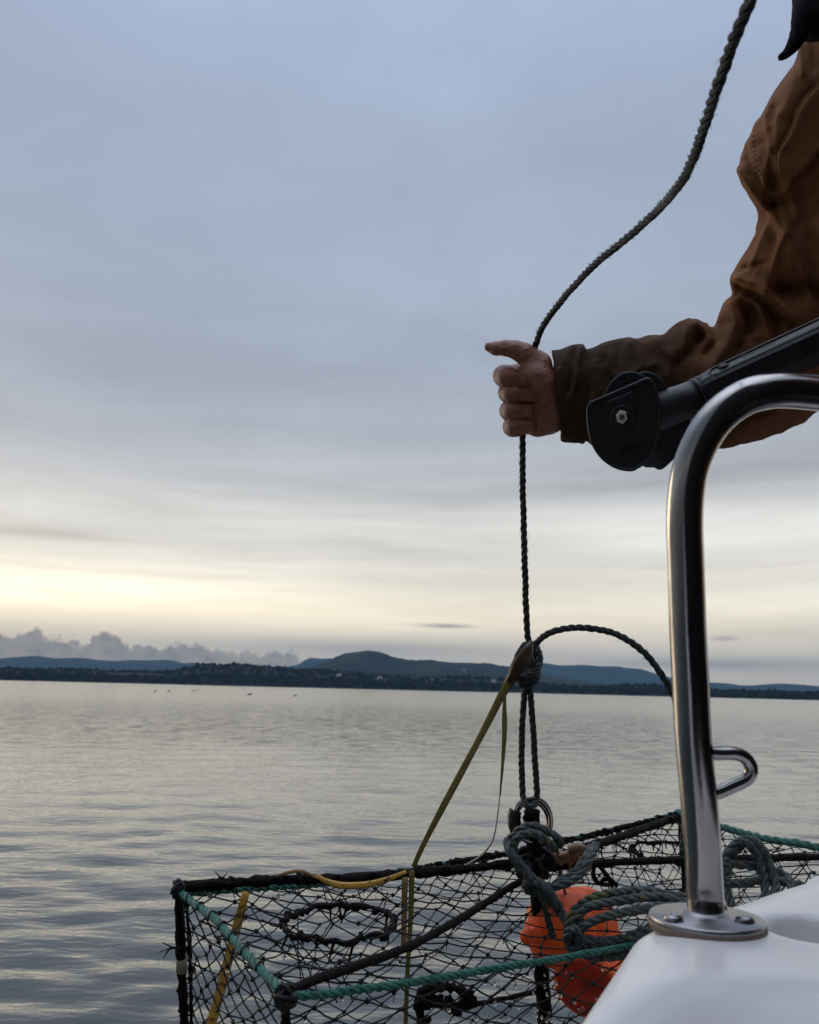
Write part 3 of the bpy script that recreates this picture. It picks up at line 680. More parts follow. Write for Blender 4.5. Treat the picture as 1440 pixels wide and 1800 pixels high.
mb = MB(); prism(mb, fs, 14, 24, 2); fp = mb.build('hinge_plate', M['plastic'], rh, False)
# raised rim
mb = MB(); inn = shrink(fs, 6); n = len(fs)
V = [RP(a, b, z + (a - 1095) * .12) for pts, z in ((fs, 23), (shrink(fs, 1), 27), (shrink(fs, 5), 27), (shrink(fs, 6.5), 23)) for a, b in pts]
mb.add(V, [(l * n + i, l * n + (i + 1) % n, (l + 1) * n + (i + 1) % n, (l + 1) * n + i) for l in range(3) for i in range(n)]); mb.build('rim', M['plastic'], fp)
for r0, z0, z1, nm in ((27, 22, 28, 'boss'), (17, 27, 31, 'boss')):
    mb = MB(); prism(mb, [(1095 + math.cos(t) * r0 * .88, 738 + math.sin(t) * r0) for t in np.linspace(0, 6.283, 36)[:-1]], z0, z1, 2); mb.build(nm, M['plastic'], fp, False)
mb = MB(); prism(mb, [(1066, 706), (1110, 688), (1116, 700), (1120, 722), (1100, 728), (1074, 728)], 22, 27.4, 2); mb.build('boss', M['plastic'], fp, False)
mb = MB(); prism(mb, [(1092 + math.cos(t) * 11, 733 + math.sin(t) * 13) for t in np.linspace(0, 6.283, 28)[:-1]], 30, 31.6, .5); mb.build('bolt_recess', M['plastic2'], rh, False)
bolt = []
mb = MB(); prism(mb, [(1093 + math.cos(t + .25) * 10.5, 733 + math.sin(t + .25) * 12.5) for t in np.linspace(0, 6.283, 7)[:-1]], 31, 38, 1.5); bolt = mb.build('bolt', M['brass'], rh, False)
mb = MB(); prism(mb, [(1093 + math.cos(t) * 5, 733 + math.sin(t) * 6) for t in np.linspace(0, 6.283, 20)[:-1]], 37.5, 39.5, 1.0); mb.build('bolt_centre', M['steel2'], bolt, False)
# discs behind
for (cx, cy, rx, ry, z0, z1) in ((1108, 718, 50, 66, -6, 6), (1135, 720, 47, 68, -22, -10)):
    mb = MB(); prism(mb, [(cx + math.cos(t) * rx, cy + math.sin(t) * ry) for t in np.linspace(0, 6.283, 60)[:-1]], z0, z1, 3); mb.build('hinge_disc', M['plastic'], rh, False)
mb = MB(); prism(mb, sm2([(1120, 700), (1150, 690), (1190, 700), (1212, 720), (1212, 760), (1200, 792), (1186, 806), (1163, 826), (1150, 822), (1130, 819), (1118, 790), (1112, 750)]), -26, -2, 4); mb.build('hinge_plate', M['plastic'], rh)
# neck and arm
ax0, ax1 = Vector((1150, 742)), Vector((1560, 556)); adir = (ax1 - ax0).normalized(); anor = Vector((adir.y, -adir.x))      # anor points up in the photo
def arm(s, n_=0.0, z_=0.0): q = ax0 + adir * s + anor * n_; return RP(q.x, q.y, z_)
mb = MB(); mb.tube([arm(-36, -4, -30), arm(-8, 4, -28), arm(30, 9, -16), arm(60, 9, -6), arm(95, 9, 0)], [k * DH / F for k in (30, 40, 40, 34, 31)], 28); mb.build('neck', M['plastic'], rh)
mb = MB(); lathe(mb, arm(88, 9, 0), arm(200, 9, 0) - arm(88, 9, 0), [(r * DH / F, h * DH / F) for r, h in ((28, -3), (33, -1), (34, 2), (33, 4), (30, 5), (30, 8), (33, 9), (34.5, 12), (33, 15), (28, 17))], 40); mb.build('collar', M['plastic'], rh)
# octagonal tube with a slot along its top face
V = []; rr_ = 39; secs = [(100, 31), (108, 36), (125, 39), (470, 43), (520, 43)]
oct_ = [(math.cos(t), math.sin(t)) for t in (math.radians(q) for q in (22, 40, 67, 112, 158, 202, 247, 292, 338))]
for s_, r_ in secs:
    for cz, cn_ in oct_: V.append(arm(s_, 9 + cn_ * r_, cz * r_))
n = len(oct_); mb = MB(); mb.add(V, [(i * n + j, (i + 1) * n + j, (i + 1) * n + (j + 1) % n, i * n + (j + 1) % n) for i in range(len(secs) - 1) for j in range(n)] + [tuple(range(n)), tuple((len(secs) - 1) * n + j for j in range(n))[::-1]])
tube_o = mb.build('tube', M['plastic'], rh, False)
# slot: a raised lip around a long round-ended recess on the upper front face
def face_pt(s, v, lift):            # v across the face 0..1 from its lower to its upper edge
    r_ = np.interp(s, [q[0] for q in secs], [q[1] for q in secs]); a = Vector((math.cos(math.radians(22)), math.sin(math.radians(22)))); b = Vector((math.cos(math.radians(67)), math.sin(math.radians(67))))
    q = (a * (1 - v) + b * v) * r_; nn = Vector((math.cos(math.radians(44)), math.sin(math.radians(44)))) * lift
    return arm(s, 9 + q.y + nn.y, q.x + nn.x)
lip = [(s, .30) for s in np.linspace(500, 140, 30)] + [(136 - 12 * math.sin(t), .60 - .30 * math.cos(t)) for t in np.linspace(0, math.pi, 12)] + [(s, .90) for s in np.linspace(140, 500, 30)]
mb = MB(); mb.tube([face_pt(s, v, 1.0) for s, v in lip], 2.4 * DH / F, 8); mb.build('slot_lip', M['plastic'], tube_o)
mb = MB(); mb.tube([face_pt(s, .62, -3) for s in np.linspace(140, 165, 6)], [k * DH / F for k in (6, 8.5, 9, 8, 6, 2)], 10); mb.build('slot_recess', M['plastic2'], tube_o)
# moulded lettering
def lettering(txt, size, fn, parent, name='lettering', ext=1.2, mt='plastic2'):
    c = bpy.data.curves.new('t', 'FONT'); c.body = txt; c.size = size; c.extrude = ext; c.shear = 0.25; c.offset = size * 0.012
    o = bpy.data.objects.new('t', c); COL.objects.link(o); bpy.context.view_layer.update()
    me = bpy.data.meshes.new_from_object(o.evaluated_get(bpy.context.evaluated_depsgraph_get())); V = [fn(v.co.x, v.co.y, v.co.z) for v in me.vertices]; Fc = [tuple(p.vertices) for p in me.polygons]
    bpy.data.objects.remove(o); bpy.data.meshes.remove(me)
    return mobj(name, [tuple(v) for v in V], Fc, M[mt], parent, False)
def on_disc(u, v, h):
    a = math.radians(20); x_ = 1083 + u * math.cos(a) + v * math.sin(a); y_ = 802 - u * math.sin(a) + v * -math.cos(a); return RP(x_, y_, 25.2 + h * 1.4 + (x_ - 1095) * .12)
lettering('Scotty', 24, on_disc, fp)
lettering('Scotty', 20, lambda u, v, h: face_pt(185 + u * 1.25, .40 + v / 30, 1.2 + h), tube_o)

# ------------------------------------------------------------------ hauling rope with its knot
HD = 1.08; RR = 0.0041
hr = MB()
up_ = [(1362, -140, .46), (1340, -60, .49), (1319, 0, .52), (1290, 70, .545), (1262, 150, .58), (1240, 215, .62), (1218, 280, .665), (1190, 330, .72), (1150, 375, .79), (1100, 420, .85), (1040, 470, .92), (990, 525, .99), (958, 568, 1.04), (942, 604, 1.075), (935, 640, 1.088), (930, 690, 1.085), (922, 740, 1.083), (919, 770, 1.08),
       (919, 850, 1.08), (921, 930, 1.08), (924, 1040, 1.08), (927, 1110, 1.08), (932, 1135, 1.08), (940, 1160, 1.085), (935, 1185, 1.085)]
laid_rope(hr, pl(up_), RR)
legs = [[(935, 1170, 1.085), (925, 1200, 1.08), (919, 1260, 1.08), (917, 1330, 1.08), (919, 1390, 1.078), (922, 1408, 1.07), (928, 1419, 1.062), (936, 1419, 1.068), (942, 1408, 1.08), (944, 1390, 1.084), (940, 1330, 1.08), (936, 1260, 1.08), (932, 1215, 1.08), (930, 1180, 1.08)]]
for l in legs: laid_rope(hr, pl(l), RR)
knot = [[(915, 1180, 1.08), (908, 1190, 1.068), (920, 1199, 1.06), (938, 1191, 1.063), (947, 1175, 1.072), (950, 1155, 1.08), (943, 1138, 1.09), (926, 1132, 1.092), (913, 1146, 1.085), (907, 1164, 1.076), (910, 1184, 1.064), (925, 1188, 1.056), (940, 1180, 1.058), (949, 1166, 1.068)],
        [(912, 1192, 1.075), (920, 1206, 1.068), (936, 1202, 1.068), (946, 1186, 1.078), (940, 1170, 1.10), (922, 1175, 1.10), (912, 1188, 1.09)],
        [(930, 1150, 1.07), (937, 1165, 1.062), (930, 1185, 1.07), (922, 1165, 1.08)]]
for l in knot: laid_rope(hr, pl(l), RR * .95)
arc = [(926, 1165, 1.08), (934, 1142, 1.07), (945, 1128, 1.065), (965, 1113, 1.05), (995, 1105, 1.04), (1035, 1104, 1.03), (1075, 1112, 1.02), (1110, 1129, 1.01), (1140, 1155, 1.0), (1162, 1185, .995), (1182, 1218, .99), (1200, 1265, .98), (1208, 1340, .97), (1205, 1430, .96), (1200, 1500, .95)]
laid_rope(hr, pl(arc), RR)
o = hr.build('hauling_rope', M['rope']); tag(o, 'dark wet twisted rope gripped in the fist, knotted above the steel ring', 'rope')

# ------------------------------------------------------------------ crab trap
A_, B_, E_, D_, HB = px(310, 1562, .94), px(502, 1748, .685), px(1500, 1500, 1.22), px(1190, 1436, 1.47), px(938, 1524, 1.08)
top_pt0 = lambda u, v: A_ * (1 - u) * (1 - v) + B_ * u * (1 - v) + E_ * u * v + D_ * (1 - u) * v
trap = empty('crab_trap', HB - UP * 0.42); tag(trap, 'black netted crab trap with green rope edges hanging dripping over the water', 'crab trap')
def bar(name, pts, r, jit=.12, step=.006, mt='iron', warts=0):
    mb = MB(); P = spline(pts, step); mb.tube(P, [r * random.uniform(1 - jit, 1 + jit) for _ in P], 9, jit=jit * 1.1)
    for _ in range(warts):
        q = random.choice(P) + Vector([random.uniform(-1, 1) * r * .9 for _ in range(3)]); mb.blob(q, r * random.uniform(.25, .7), (1.3, 1, .8), 6, 4, .4)
        if random.random() < .35: mb.tube([q, q + Vector((random.uniform(-1, 1), random.uniform(-1, 1), random.uniform(-2, 1))) * r * 1.6], [r * .2, r * .08], 4)
    return mb.build(name, M[mt], trap)
dA, dB, dE, dD, dH = .94, .685, 1.22, 1.47, 1.08
bar('top_bar', pl([(308, 1560), (400, 1553), (500, 1546), (600, 1545), (700, 1537), (820, 1527), (930, 1514)], dA, dH), .0056, .18, warts=150)
bar('top_bar', pl([(500, 1748), (540, 1728), (620, 1700), (700, 1672), (760, 1643), (840, 1596), (890, 1564), (935, 1540)], dB, dH), .0042, .08, warts=14)
bar('top_bar', pl([(935, 1522), (1000, 1498), (1050, 1484), (1110, 1464), (1150, 1450), (1195, 1436)], dH, dD), .0058, .15, warts=60)
bar('top_bar', pl([(935, 1530), (1000, 1522), (1060, 1517), (1150, 1513), (1250, 1510), (1370, 1508), (1500, 1504)], dH, dE), .0050, .08, warts=14)
bar('post', [px(316, 1562, dA), px(318, 1680, dA * 1.02), px(324, 1815, dA * 1.05), px(330, 2100, dA * 1.13)], .0052, .2, warts=120)
bar('post', [px(500, 1750, dB), px(503, 1850, dB * 1.03), px(506, 2300, dB * 1.12)], .0036, .12, warts=8)
bar('post', [px(1500, 1503, dE), px(1500, 1600, dE * 1.02), px(1500, 2000, dE * 1.12)], .0045, .15)
bar('post', [px(1195, 1436, dD), px(1205, 1600, dD * 1.03), px(1210, 1850, dD * 1.12)], .0045, .15)
bar('centre_post', [px(935, 1425, dH), px(940, 1500, dH), px(945, 1560, dH), px(951, 1700, dH * 1.02), px(958, 1800, dH * 1.04), px(965, 2060, dH * 1.12)], .0098, .05, warts=12)
bar('second_upright', [px(326, 1570, dA + .01), px(333, 1660, dA * 1.03), px(337, 1815, dA * 1.06)], .0022, .3, warts=16)
# bottom frame
bA, bB, bE, bD = px(330, 2100, dA * 1.13), px(506, 2300, dB * 1.12), px(1500, 2000, dE * 1.12), px(1210, 1850, dD * 1.12)
for a, b in ((bA, bB), (bB, bE), (bE, bD), (bD, bA)): bar('bottom_bar', [a, (a + b) / 2, b], .005, .12, .012)
bar('inner_bar', pl([(820, 1768), (880, 1757), (950, 1741)], .98, 1.1), .0030, .15, warts=8)
# green edge ropes
def gr(pts, d0, d1, R): 
    mb = MB(); laid_rope(mb, pl(pts, d0, d1), R, R * 8); return mb.build('edge_rope', M['green'], trap)
gr([(316, 1568), (345, 1590), (380, 1618), (420, 1662), (455, 1700), (492, 1738)], dA, dB, .0040)
gr([(512, 1752), (560, 1749), (620, 1741), (725, 1727), (850, 1706), (960, 1689), (1040, 1675), (1100, 1664), (1180, 1648), (1300, 1606), (1400, 1568), (1450, 1544), (1500, 1506)], dB, dE, .0036)
gr([(320, 1572), (420, 1563), (540, 1556), (640, 1545), (740, 1528), (800, 1516), (890, 1501), (985, 1480), (1100, 1454), (1190, 1430)], dA, dD, .0040)
gr([(1190, 1428), (1230, 1442), (1270, 1454), (1340, 1473), (1400, 1482), (1440, 1490), (1500, 1500)], dD, dE, .0058)
# weed and twine fouling the far green rope
mb = MB(); P = spline(pl([(640, 1545), (740, 1528), (800, 1516), (890, 1501), (985, 1480), (1100, 1454), (1190, 1430)], 1.03, dD), .004)
for _ in range(420):
    q = random.choice(P) + Vector([random.uniform(-1, 1) * .0035 for _ in range(3)]); mb.blob(q, random.uniform(.0014, .0038), (1.5, 1, .8), 6, 4, .4)
    if random.random() < .1: mb.tube([q, q + Vector((random.uniform(-1, 1), random.uniform(-1, 1), random.uniform(-1, .6))) * .010], [.0012, .0004], 4)
mb.build('fouling', M['iron'], trap)
# loose twine ends and slack loops in the netting
for _ in range(14):
    mb = MB(); u, v = random.random(), random.random(); a = top_pt0(u, v) - UP * .012; b = top_pt0(min(1, max(0, u + random.uniform(-.25, .25))), min(1, max(0, v + random.uniform(-.07, .07)))) - UP * random.uniform(.01, .06)
    mb.tube(spline([a, (a + b) / 2 - UP * random.uniform(.004, .03) + Vector((random.uniform(-1, 1), random.uniform(-1, 1), 0)) * .01, b], .008), random.uniform(.0006, .0011), 4, False); mb.build('loose_twine', M['twine'], trap)
# corner lashings
def lashing(c, r, name='corner_lashing', n=14, mt='twine'):
    mb = MB()
    for _ in range(n):
        a = Vector([random.uniform(-1, 1) for _ in range(3)]).normalized(); u = a.orthogonal().normalized(); v = a.cross(u); o_ = c + Vector([random.uniform(-.4, .4) * r for _ in range(3)]); q = r * random.uniform(.6, 1)
        mb.tube([o_ + (u * math.cos(t) + v * math.sin(t)) * q for t in np.linspace(0, 6.5, 14)], r * .22, 6)
    for _ in range(6): 
        q = c + Vector([random.uniform(-1, 1) * r for _ in range(3)]); mb.tube([q, q + Vector([random.uniform(-1, 1) * r * 1.5 for _ in range(3)])], [r * .12, r * .05], 4)
    return mb.build(name, M[mt], trap)
lashing(px(314, 1564, dA), .0085); lashing(px(500, 1750, dB), .0085); lashing(px(1195, 1436, dD), .010); lashing(px(1490, 1503, dE), .009)
lashing(px(938, 1522, dH), .017, 'hub_lashing', 18); lashing(px(925, 1528, dH - .01), .012, 'hub_lashing', 12); lashing(px(960, 1508, dH), .010, 'hub_lashing', 10)
# black twine hitched round the left green rope
mb = MB(); P = spline(pl([(316, 1568), (345, 1590), (380, 1618), (420, 1662), (455, 1700), (492, 1738)], dA, dB), .002); fr = frames(P)
for s0 in range(6, len(P) - 10, 15):
    seg = range(s0, s0 + 8); mb.tube([P[min(i, len(P) - 1)] + (fr[min(i, len(P) - 1)][1] * math.cos((i - s0) * .82) + fr[min(i, len(P) - 1)][2] * math.sin((i - s0) * .82)) * .0050 for i in seg], .0010, 5)
mb.build('whipping', M['twine'], trap)
# label tape on the left post
mb = MB(); mb.tube([px(319, 1686, dA * 1.02 - .002), px(320, 1706, dA * 1.025 - .002)], .0061, 14, jit=.08); mb.build('tape', M['tape'], trap)
# frayed twine sticking out of the left post
mb = MB()
for pts in ([(318, 1668), (300, 1664), (285, 1656)], [(318, 1666), (296, 1668), (279, 1674)], [(300, 1666), (292, 1676), (288, 1684)]): mb.tube(pl(pts, dA), [.0012, .0009, .0005], 5)
mb.build('frayed_twine', M['twine'], trap)
# netting
knots_world = []
def net(name, c00, c10, c11, c01, nu, nv, r=.00085, sag=None, jit=.12, keep=None):
    mb = MB(); nodes = {}
    def pt(u, v):
        p = c00 * (1 - u) * (1 - v) + c10 * u * (1 - v) + c11 * u * v + c01 * (1 - u) * v
        return p + sag(u, v) if sag else p
    for j in range(nv + 1):
        for i in range(nu + 1):
            u = (i + (0.5 if j % 2 else 0)) / nu; v = j / nv
            if u > 1: continue
            e = 0 if j in (0, nv) or i == 0 or u > .99 else 1
            u_ = u + random.uniform(-jit, jit) / nu * e; v_ = v + random.uniform(-jit, jit) * 2 / nv * e
            p = pt(min(max(u_, 0), 1), min(max(v_, 0), 1)) + Vector([random.uniform(-1, 1) * .0018 * e for _ in range(3)]); nodes[(i, j)] = (p, u, v)
    for (i, j), (p, u, v) in nodes.items():
        if keep and not keep(u, v): continue
        for di in ((0, 1) if j % 2 else (-1, 0)):
            q = nodes.get((i + di, j + 1))
            if q is None or (keep and not keep(q[1], q[2])): continue
            m_ = (p + q[0]) / 2 - UP * random.uniform(0, .0022) + Vector((random.uniform(-1, 1), random.uniform(-1, 1), 0)) * .001
            mb.tube([p, (p * .6 + m_ * .4) * 1.0, m_, q[0]], r * random.uniform(.85, 1.2), 5, False)
        if 0 < j < nv:
            mb.blob(p, r * random.uniform(2.0, 3.0), (1, 1, 1.2), 6, 4, .25); knots_world.append(p)
            if random.random() < .12: mb.tube([p, p + Vector((random.uniform(-1, 1), random.uniform(-1, 1), -1.5)) * .005], [r * .8, r * .4], 4)
    return mb.build(name, M['twine'], trap)
sAD = lambda v: -UP * .024 * math.sin(math.pi * min(max(v, 0), 1)); sBE = lambda v: -UP * .030 * math.sin(math.pi * min(max(v, 0), 1) ** .8)
def top_sag(u, v):
    w_ = min(abs(u - v), abs(u + v - 1)); s = math.sin(min(1, w_ * 2) * math.pi / 2)
    return UP * (-0.016 * math.sin(math.pi * u) * math.sin(math.pi * v) - 0.010 * s) + sAD(v) * (1 - u) + sBE(v) * u
# parameters of a plan point in the top quad, to leave the entrances open
ringL, ringR = (0.50, 0.20), (0.50, 0.80)
net('top_netting', A_, B_, E_, D_, 7, 34, sag=top_sag, keep=lambda u, v: all(math.hypot((u - a) * .33, (v - b) * .95) > .040 for a, b in (ringL, ringR)))
net('side_netting', A_, B_, bB, bA, 6, 22, sag=lambda u, v: Vector((.012, .008, 0)) * math.sin(math.pi * v))
net('side_netting', B_, E_, bE, bB, 16, 24, r=.0008, sag=lambda u, v: Vector((-.012, .012, 0)) * math.sin(math.pi * v) + sBE(u) * (1 - v))
net('side_netting', A_, D_, bD, bA, 15, 20, r=.0009, sag=lambda u, v: sAD(u) * (1 - v))
net('side_netting', D_, E_, bE, bD, 6, 14, r=.0009)
def top_pt(u, v): return A_ * (1 - u) * (1 - v) + B_ * u * (1 - v) + E_ * u * v + D_ * (1 - u) * v
def entrance(cu, cv, R, cen=None, q=None):
    c = cen or (top_pt(cu, cv) - UP * .022); e1 = (B_ - A_).normalized(); nrm = (B_ - A_).cross(D_ - A_).normalized(); e2 = nrm.cross(e1).normalized()
    P = [c + e1 * math.cos(t) * R * .85 + e2 * math.sin(t) * R + UP * random.uniform(-.003, .003) for t in np.linspace(0, 2 * math.pi, 40)]
    mb = MB(); mb.tube(P, [.0028 * random.uniform(.7, 1.35) for _ in P], 8, jit=.15)
    for _ in range(46):
        s = random.choice(P); mb.blob(s + Vector([random.uniform(-1, 1) * .002 for _ in range(3)]), random.uniform(.0016, .0042), seg=6, ring=4, jit=.35)
        if random.random() < .3: mb.tube([s, s + Vector((random.uniform(-.5, .5), random.uniform(-.5, .5), -1)) * random.uniform(.006, .02)], [.0018, .0008], 5)
    ring_o = mb.build('entrance_ring', M['iron'], trap)
    mb = MB()      # strings from the ring to the top netting, and the funnel hanging inside
    for t in np.linspace(0, 2 * math.pi, 15)[:-1]:
        a = c + e1 * math.cos(t) * R * .85 + e2 * math.sin(t) * R; b = c + e1 * math.cos(t + .2) * R * 1.35 + e2 * math.sin(t + .2) * R * 1.42 + UP * .012
        mb.tube([a, (a + b) / 2 - UP * .002, b], .0009, 5, False)
        if random.random() < .5: mb.tube([a, c + e1 * math.cos(t + .5) * R * .7 + e2 * math.sin(t + .5) * R * .7 - UP * .03, c + e1 * math.cos(t + .9) * R * .6 + e2 * math.sin(t + .9) * R * .6 - UP * .06], .0007, 5, False)
    mb.build('funnel', M['twine'], ring_o)
entrance(*ringL, .058, cen=px(596, 1622, .86)); entrance(*ringR, .070, cen=px(1185, 1498, 1.30)); 
# a low inner ring and its lashed bundle near the floor of the trap
mb = MB(); P = spline(pl([(740, 1745), (760, 1760), (800, 1770), (825, 1768), (822, 1750), (790, 1735), (750, 1738), (735, 1755), (740, 1790), (750, 1830)], .98), .004)
mb.tube(P, [.005 * random.uniform(.6, 1.3) for _ in P], 8, jit=.25)
for _ in range(50): s = random.choice(P); mb.blob(s + Vector([random.uniform(-1, 1) * .006 for _ in range(3)]), random.uniform(.002, .006), seg=6, ring=4, jit=.35)
mb.build('bait_bundle', M['iron'], trap)
mb = MB()
for pts in ([(1045, 1520), (1043, 1540), (1052, 1552), (1070, 1556), (1080, 1552)], [(1052, 1520), (1070, 1542), (1085, 1558)], [(1085, 1556), (1075, 1548), (1062, 1545), (1058, 1552)]): mb.tube(spline(pl(pts, 1.12), .003), .0028, 7, jit=.15)
mb.build('gate_clip', M['iron'], trap)
# steel ring on the hub with its black tape
rc = px(936, 1441, dH); ex = (px(1036, 1443, dH) - px(936, 1441, dH)).normalized(); ez = UP; mb = MB()
for rr2, zoff in ((.0235, 0), (.0215, .006)):
    off = Vector((0, 1, 0)) * zoff
    P = [rc + off + ex * math.cos(t) * rr2 + ez * math.sin(t) * (rr2 * 1.12) - UP * zoff * .4 for t in np.linspace(0, 2 * math.pi, 60)]
    mb.tube(P, .0033, 14, False)
lr = mb.build('lifting_ring', M['steel'], trap)
mb = MB(); P = [rc + Vector((0, .003, 0)) + ex * math.cos(t) * .0228 + ez * math.sin(t) * .0255 for t in np.linspace(2.72, 3.9, 12)]
mb.tube(P, [.0085 * random.uniform(.92, 1.08) for _ in P], 12, jit=.06); mb.build('tape_wrap', M['plastic2'], lr)

# ------------------------------------------------------------------ drops
mb = MB(); rg = random.Random(4)
for p in rg.sample(knots_world, min(330, len(knots_world))):
    r = rg.uniform(.0009, .0021); mb.blob(p - UP * (r * 1.6 + .0012), r, (1, 1, 1.25), 8, 6)
for _ in range(60):
    p = px(rg.gauss(960, 60), rg.uniform(1700, 1800), rg.uniform(.95, 1.1)); r = rg.uniform(.0008, .0022); mb.blob(p, r, (1, 1, 1.5), 8, 6)
for x_, y_ in ((369, 1574), (490, 1576), (976, 1748), (1025, 1680)): mb.blob(px(x_, y_, .93), .0026, (1, 1, 1.2), 10, 7)
for _ in range(26):
    x_, y_ = rg.uniform(1040, 1160), rg.uniform(690, 815); mb.blob(RP(x_, y_, 25 + (x_ - 1095) * .12), rg.uniform(.0003, .0009), (1, 1, 1), 7, 5)
for _ in range(16):
    i = rg.randrange(20, 120); mb.blob(rp[i] + Vector((rg.uniform(-.009, .009), -.0095, rg.uniform(-.004, .004))), rg.uniform(.0003, .0009), (1, .6, 1.3), 7, 5)
o = mb.build('water_drops', M['drop']); tag(o, 'clear water drops clinging to and falling from the trap netting', 'water drops', kind='stuff')

# ------------------------------------------------------------------ buoys
def buoy(label, c, axis, r, prof, knob):
    axis = Vector(axis).normalized(); b = empty('buoy', c); tag(b, label, 'buoy', 'orange floats inside the trap')
    mb = MB(); lathe(mb, c, axis, [(q * r, h * r) for q, h in prof], 40); mb.build('float_body', M['orange'], b)
    mb = MB(); e = prof[-1][1] * r; lathe(mb, c + axis * (e + .0002), axis, [(prof[-1][0] * r * .97, 0), (prof[-1][0] * r * .9, .001), (r * .2, .0012), (r * .17, -.004)], 32); mb.build('end_face', M['orange_shade'], b)
    mb = MB(); lathe(mb, c + axis * prof[0][1] * r, -axis, [(r * .24, -.004), (r * .24, .006), (r * .15, .010), (r * .22, .018), (r * .18, .025), (r * .08, .028)] if knob else [(r * .25, -.002), (r * .22, .004), (r * .1, .006)], 20); mb.build('end_knob', M['orange'], b)
    return b
bprof = [(.30, -1.45), (.62, -1.35), (.84, -1.1), (.94, -.8), (.99, -.4), (1.0, -.1), (1.0, .80), (.98, .88), (.93, .93), (.90, .94)]
cr_ = (px(1030, 1600, 1.12) - px(930, 1620, 1.06)).normalized()
bprof2 = [(.30, -1.22), (.60, -1.14), (.80, -1.0), (.93, -.8), (.99, -.5), (1.0, -.3), (1.0, -.03), (.975, 0.0), (1.0, .03), (1.0, 0.5), (.97, .8), (.88, 1.02), (.7, 1.15), (.5, 1.2)]
buoy('orange float lying behind the upper rope, its knob pointing left past the post', px(1002, 1630, 1.10), cr_, .046, bprof2, True)
dn = (px(1024, 1775, .985) - px(1052, 1690, 1.065)).normalized()
buoy('lower orange float with its shade-coloured round end facing out above the water', px(1044, 1702, 1.08), dn, .043, bprof, False)

# ------------------------------------------------------------------ tangled line tied to the ring
tl = MB(); R1 = .0052
main = [[(985, 1488, 1.05), (982, 1474, 1.045), (962, 1462, 1.04), (940, 1452, 1.04), (920, 1455, 1.04), (903, 1468, 1.045), (893, 1486, 1.05), (900, 1505, 1.045), (918, 1530, 1.04), (938, 1556, 1.035), (958, 1578, 1.03), (980, 1598, 1.02), (998, 1622, 1.01), (1004, 1648, 1.0)],
        [(978, 1495, 1.045), (962, 1478, 1.03), (940, 1466, 1.025), (917, 1468, 1.025), (904, 1484, 1.03), (908, 1508, 1.03), (928, 1535, 1.02), (950, 1560, 1.015), (970, 1584, 1.01), (990, 1610, 1.0), (1000, 1640, .99)],
        [(890, 1478, 1.04), (900, 1500, 1.02), (922, 1528, 1.015), (935, 1545, 1.01), (948, 1552, 1.02), (940, 1570, 1.03), (925, 1562, 1.03), (930, 1548, 1.015), (955, 1556, 1.005), (985, 1596, 1.0)],
        [(950, 1578, 1.02), (968, 1562, 1.01), (995, 1553, 1.01), (1015, 1541, 1.02), (1030, 1522, 1.03), (1042, 1500, 1.05), (1048, 1484, 1.08)],
        [(955, 1566, 1.03), (985, 1550, 1.02), (1010, 1534, 1.03), (1030, 1508, 1.05), (1040, 1490, 1.07)]]
for l in main: laid_rope(tl, pl(l), R1)
coil = [[(1000, 1650, .99), (1000, 1620, .98), (1015, 1596, .98), (1045, 1577, .97), (1090, 1568, .96), (1130, 1566, .95), (1175, 1573, .95), (1220, 1576, .95), (1262, 1550, .96), (1275, 1505, .98), (1298, 1480, .99), (1325, 1478, .99), (1345, 1500, .98), (1358, 1535, .97), (1364, 1570, .95), (1340, 1620, .9)],
        [(1008, 1650, .97), (1012, 1618, .96), (1035, 1594, .955), (1080, 1585, .95), (1130, 1577, .94), (1170, 1578, .94), (1215, 1583, .94), (1270, 1524, .97), (1310, 1521, .98), (1350, 1526, .98), (1385, 1545, .97), (1400, 1580, .93)],
        [(1010, 1655, .96), (1025, 1630, .95), (1060, 1612, .94), (1110, 1602, .935), (1160, 1594, .93), (1210, 1590, .93), (1262, 1556, .96), (1310, 1552, .96), (1355, 1546, .97), (1420, 1560, .95)],
        [(995, 1642, .98), (1012, 1658, .96), (1045, 1668, .95), (1085, 1664, .94), (1120, 1648, .93), (1160, 1625, .92), (1210, 1600, .92)],
        [(998, 1655, .97), (1020, 1674, .955), (1060, 1682, .945), (1105, 1676, .935), (1140, 1655, .93), (1180, 1630, .92)],
        [(1000, 1635, .97), (1016, 1648, .95), (1055, 1655, .94), (1095, 1650, .935), (1135, 1635, .93), (1180, 1610, .92)],
        [(1300, 1478, .985), (1318, 1486, .98), (1336, 1515, .975), (1345, 1560, .96), (1350, 1600, .93)],
        [(1320, 1476, 1.0), (1295, 1492, 1.0), (1282, 1520, 1.0), (1278, 1560, .98), (1290, 1600, .95)],
        [(1003, 1668, .965), (996, 1650, .955), (1004, 1634, .95), (1018, 1640, .945), (1016, 1660, .95), (1004, 1668, .965)]]
for l in coil: laid_rope(tl, pl(l), R1 * .98)
for l in main + coil:
    Q_ = pl(l)
    for _ in range(26):
        i = random.randrange(len(Q_) - 1); q = Q_[i].lerp(Q_[i + 1], random.random()); dv = Vector([random.uniform(-1, 1) for _ in range(3)]).normalized(); tn = (Q_[i + 1] - Q_[i]).normalized()
        a = q + dv * R1 * .8; tl.tube([a, a + dv * .003 + tn * .003, a + dv * .004 + tn * .008 - UP * .002], [.00035, .0003, .0002], 3, False)
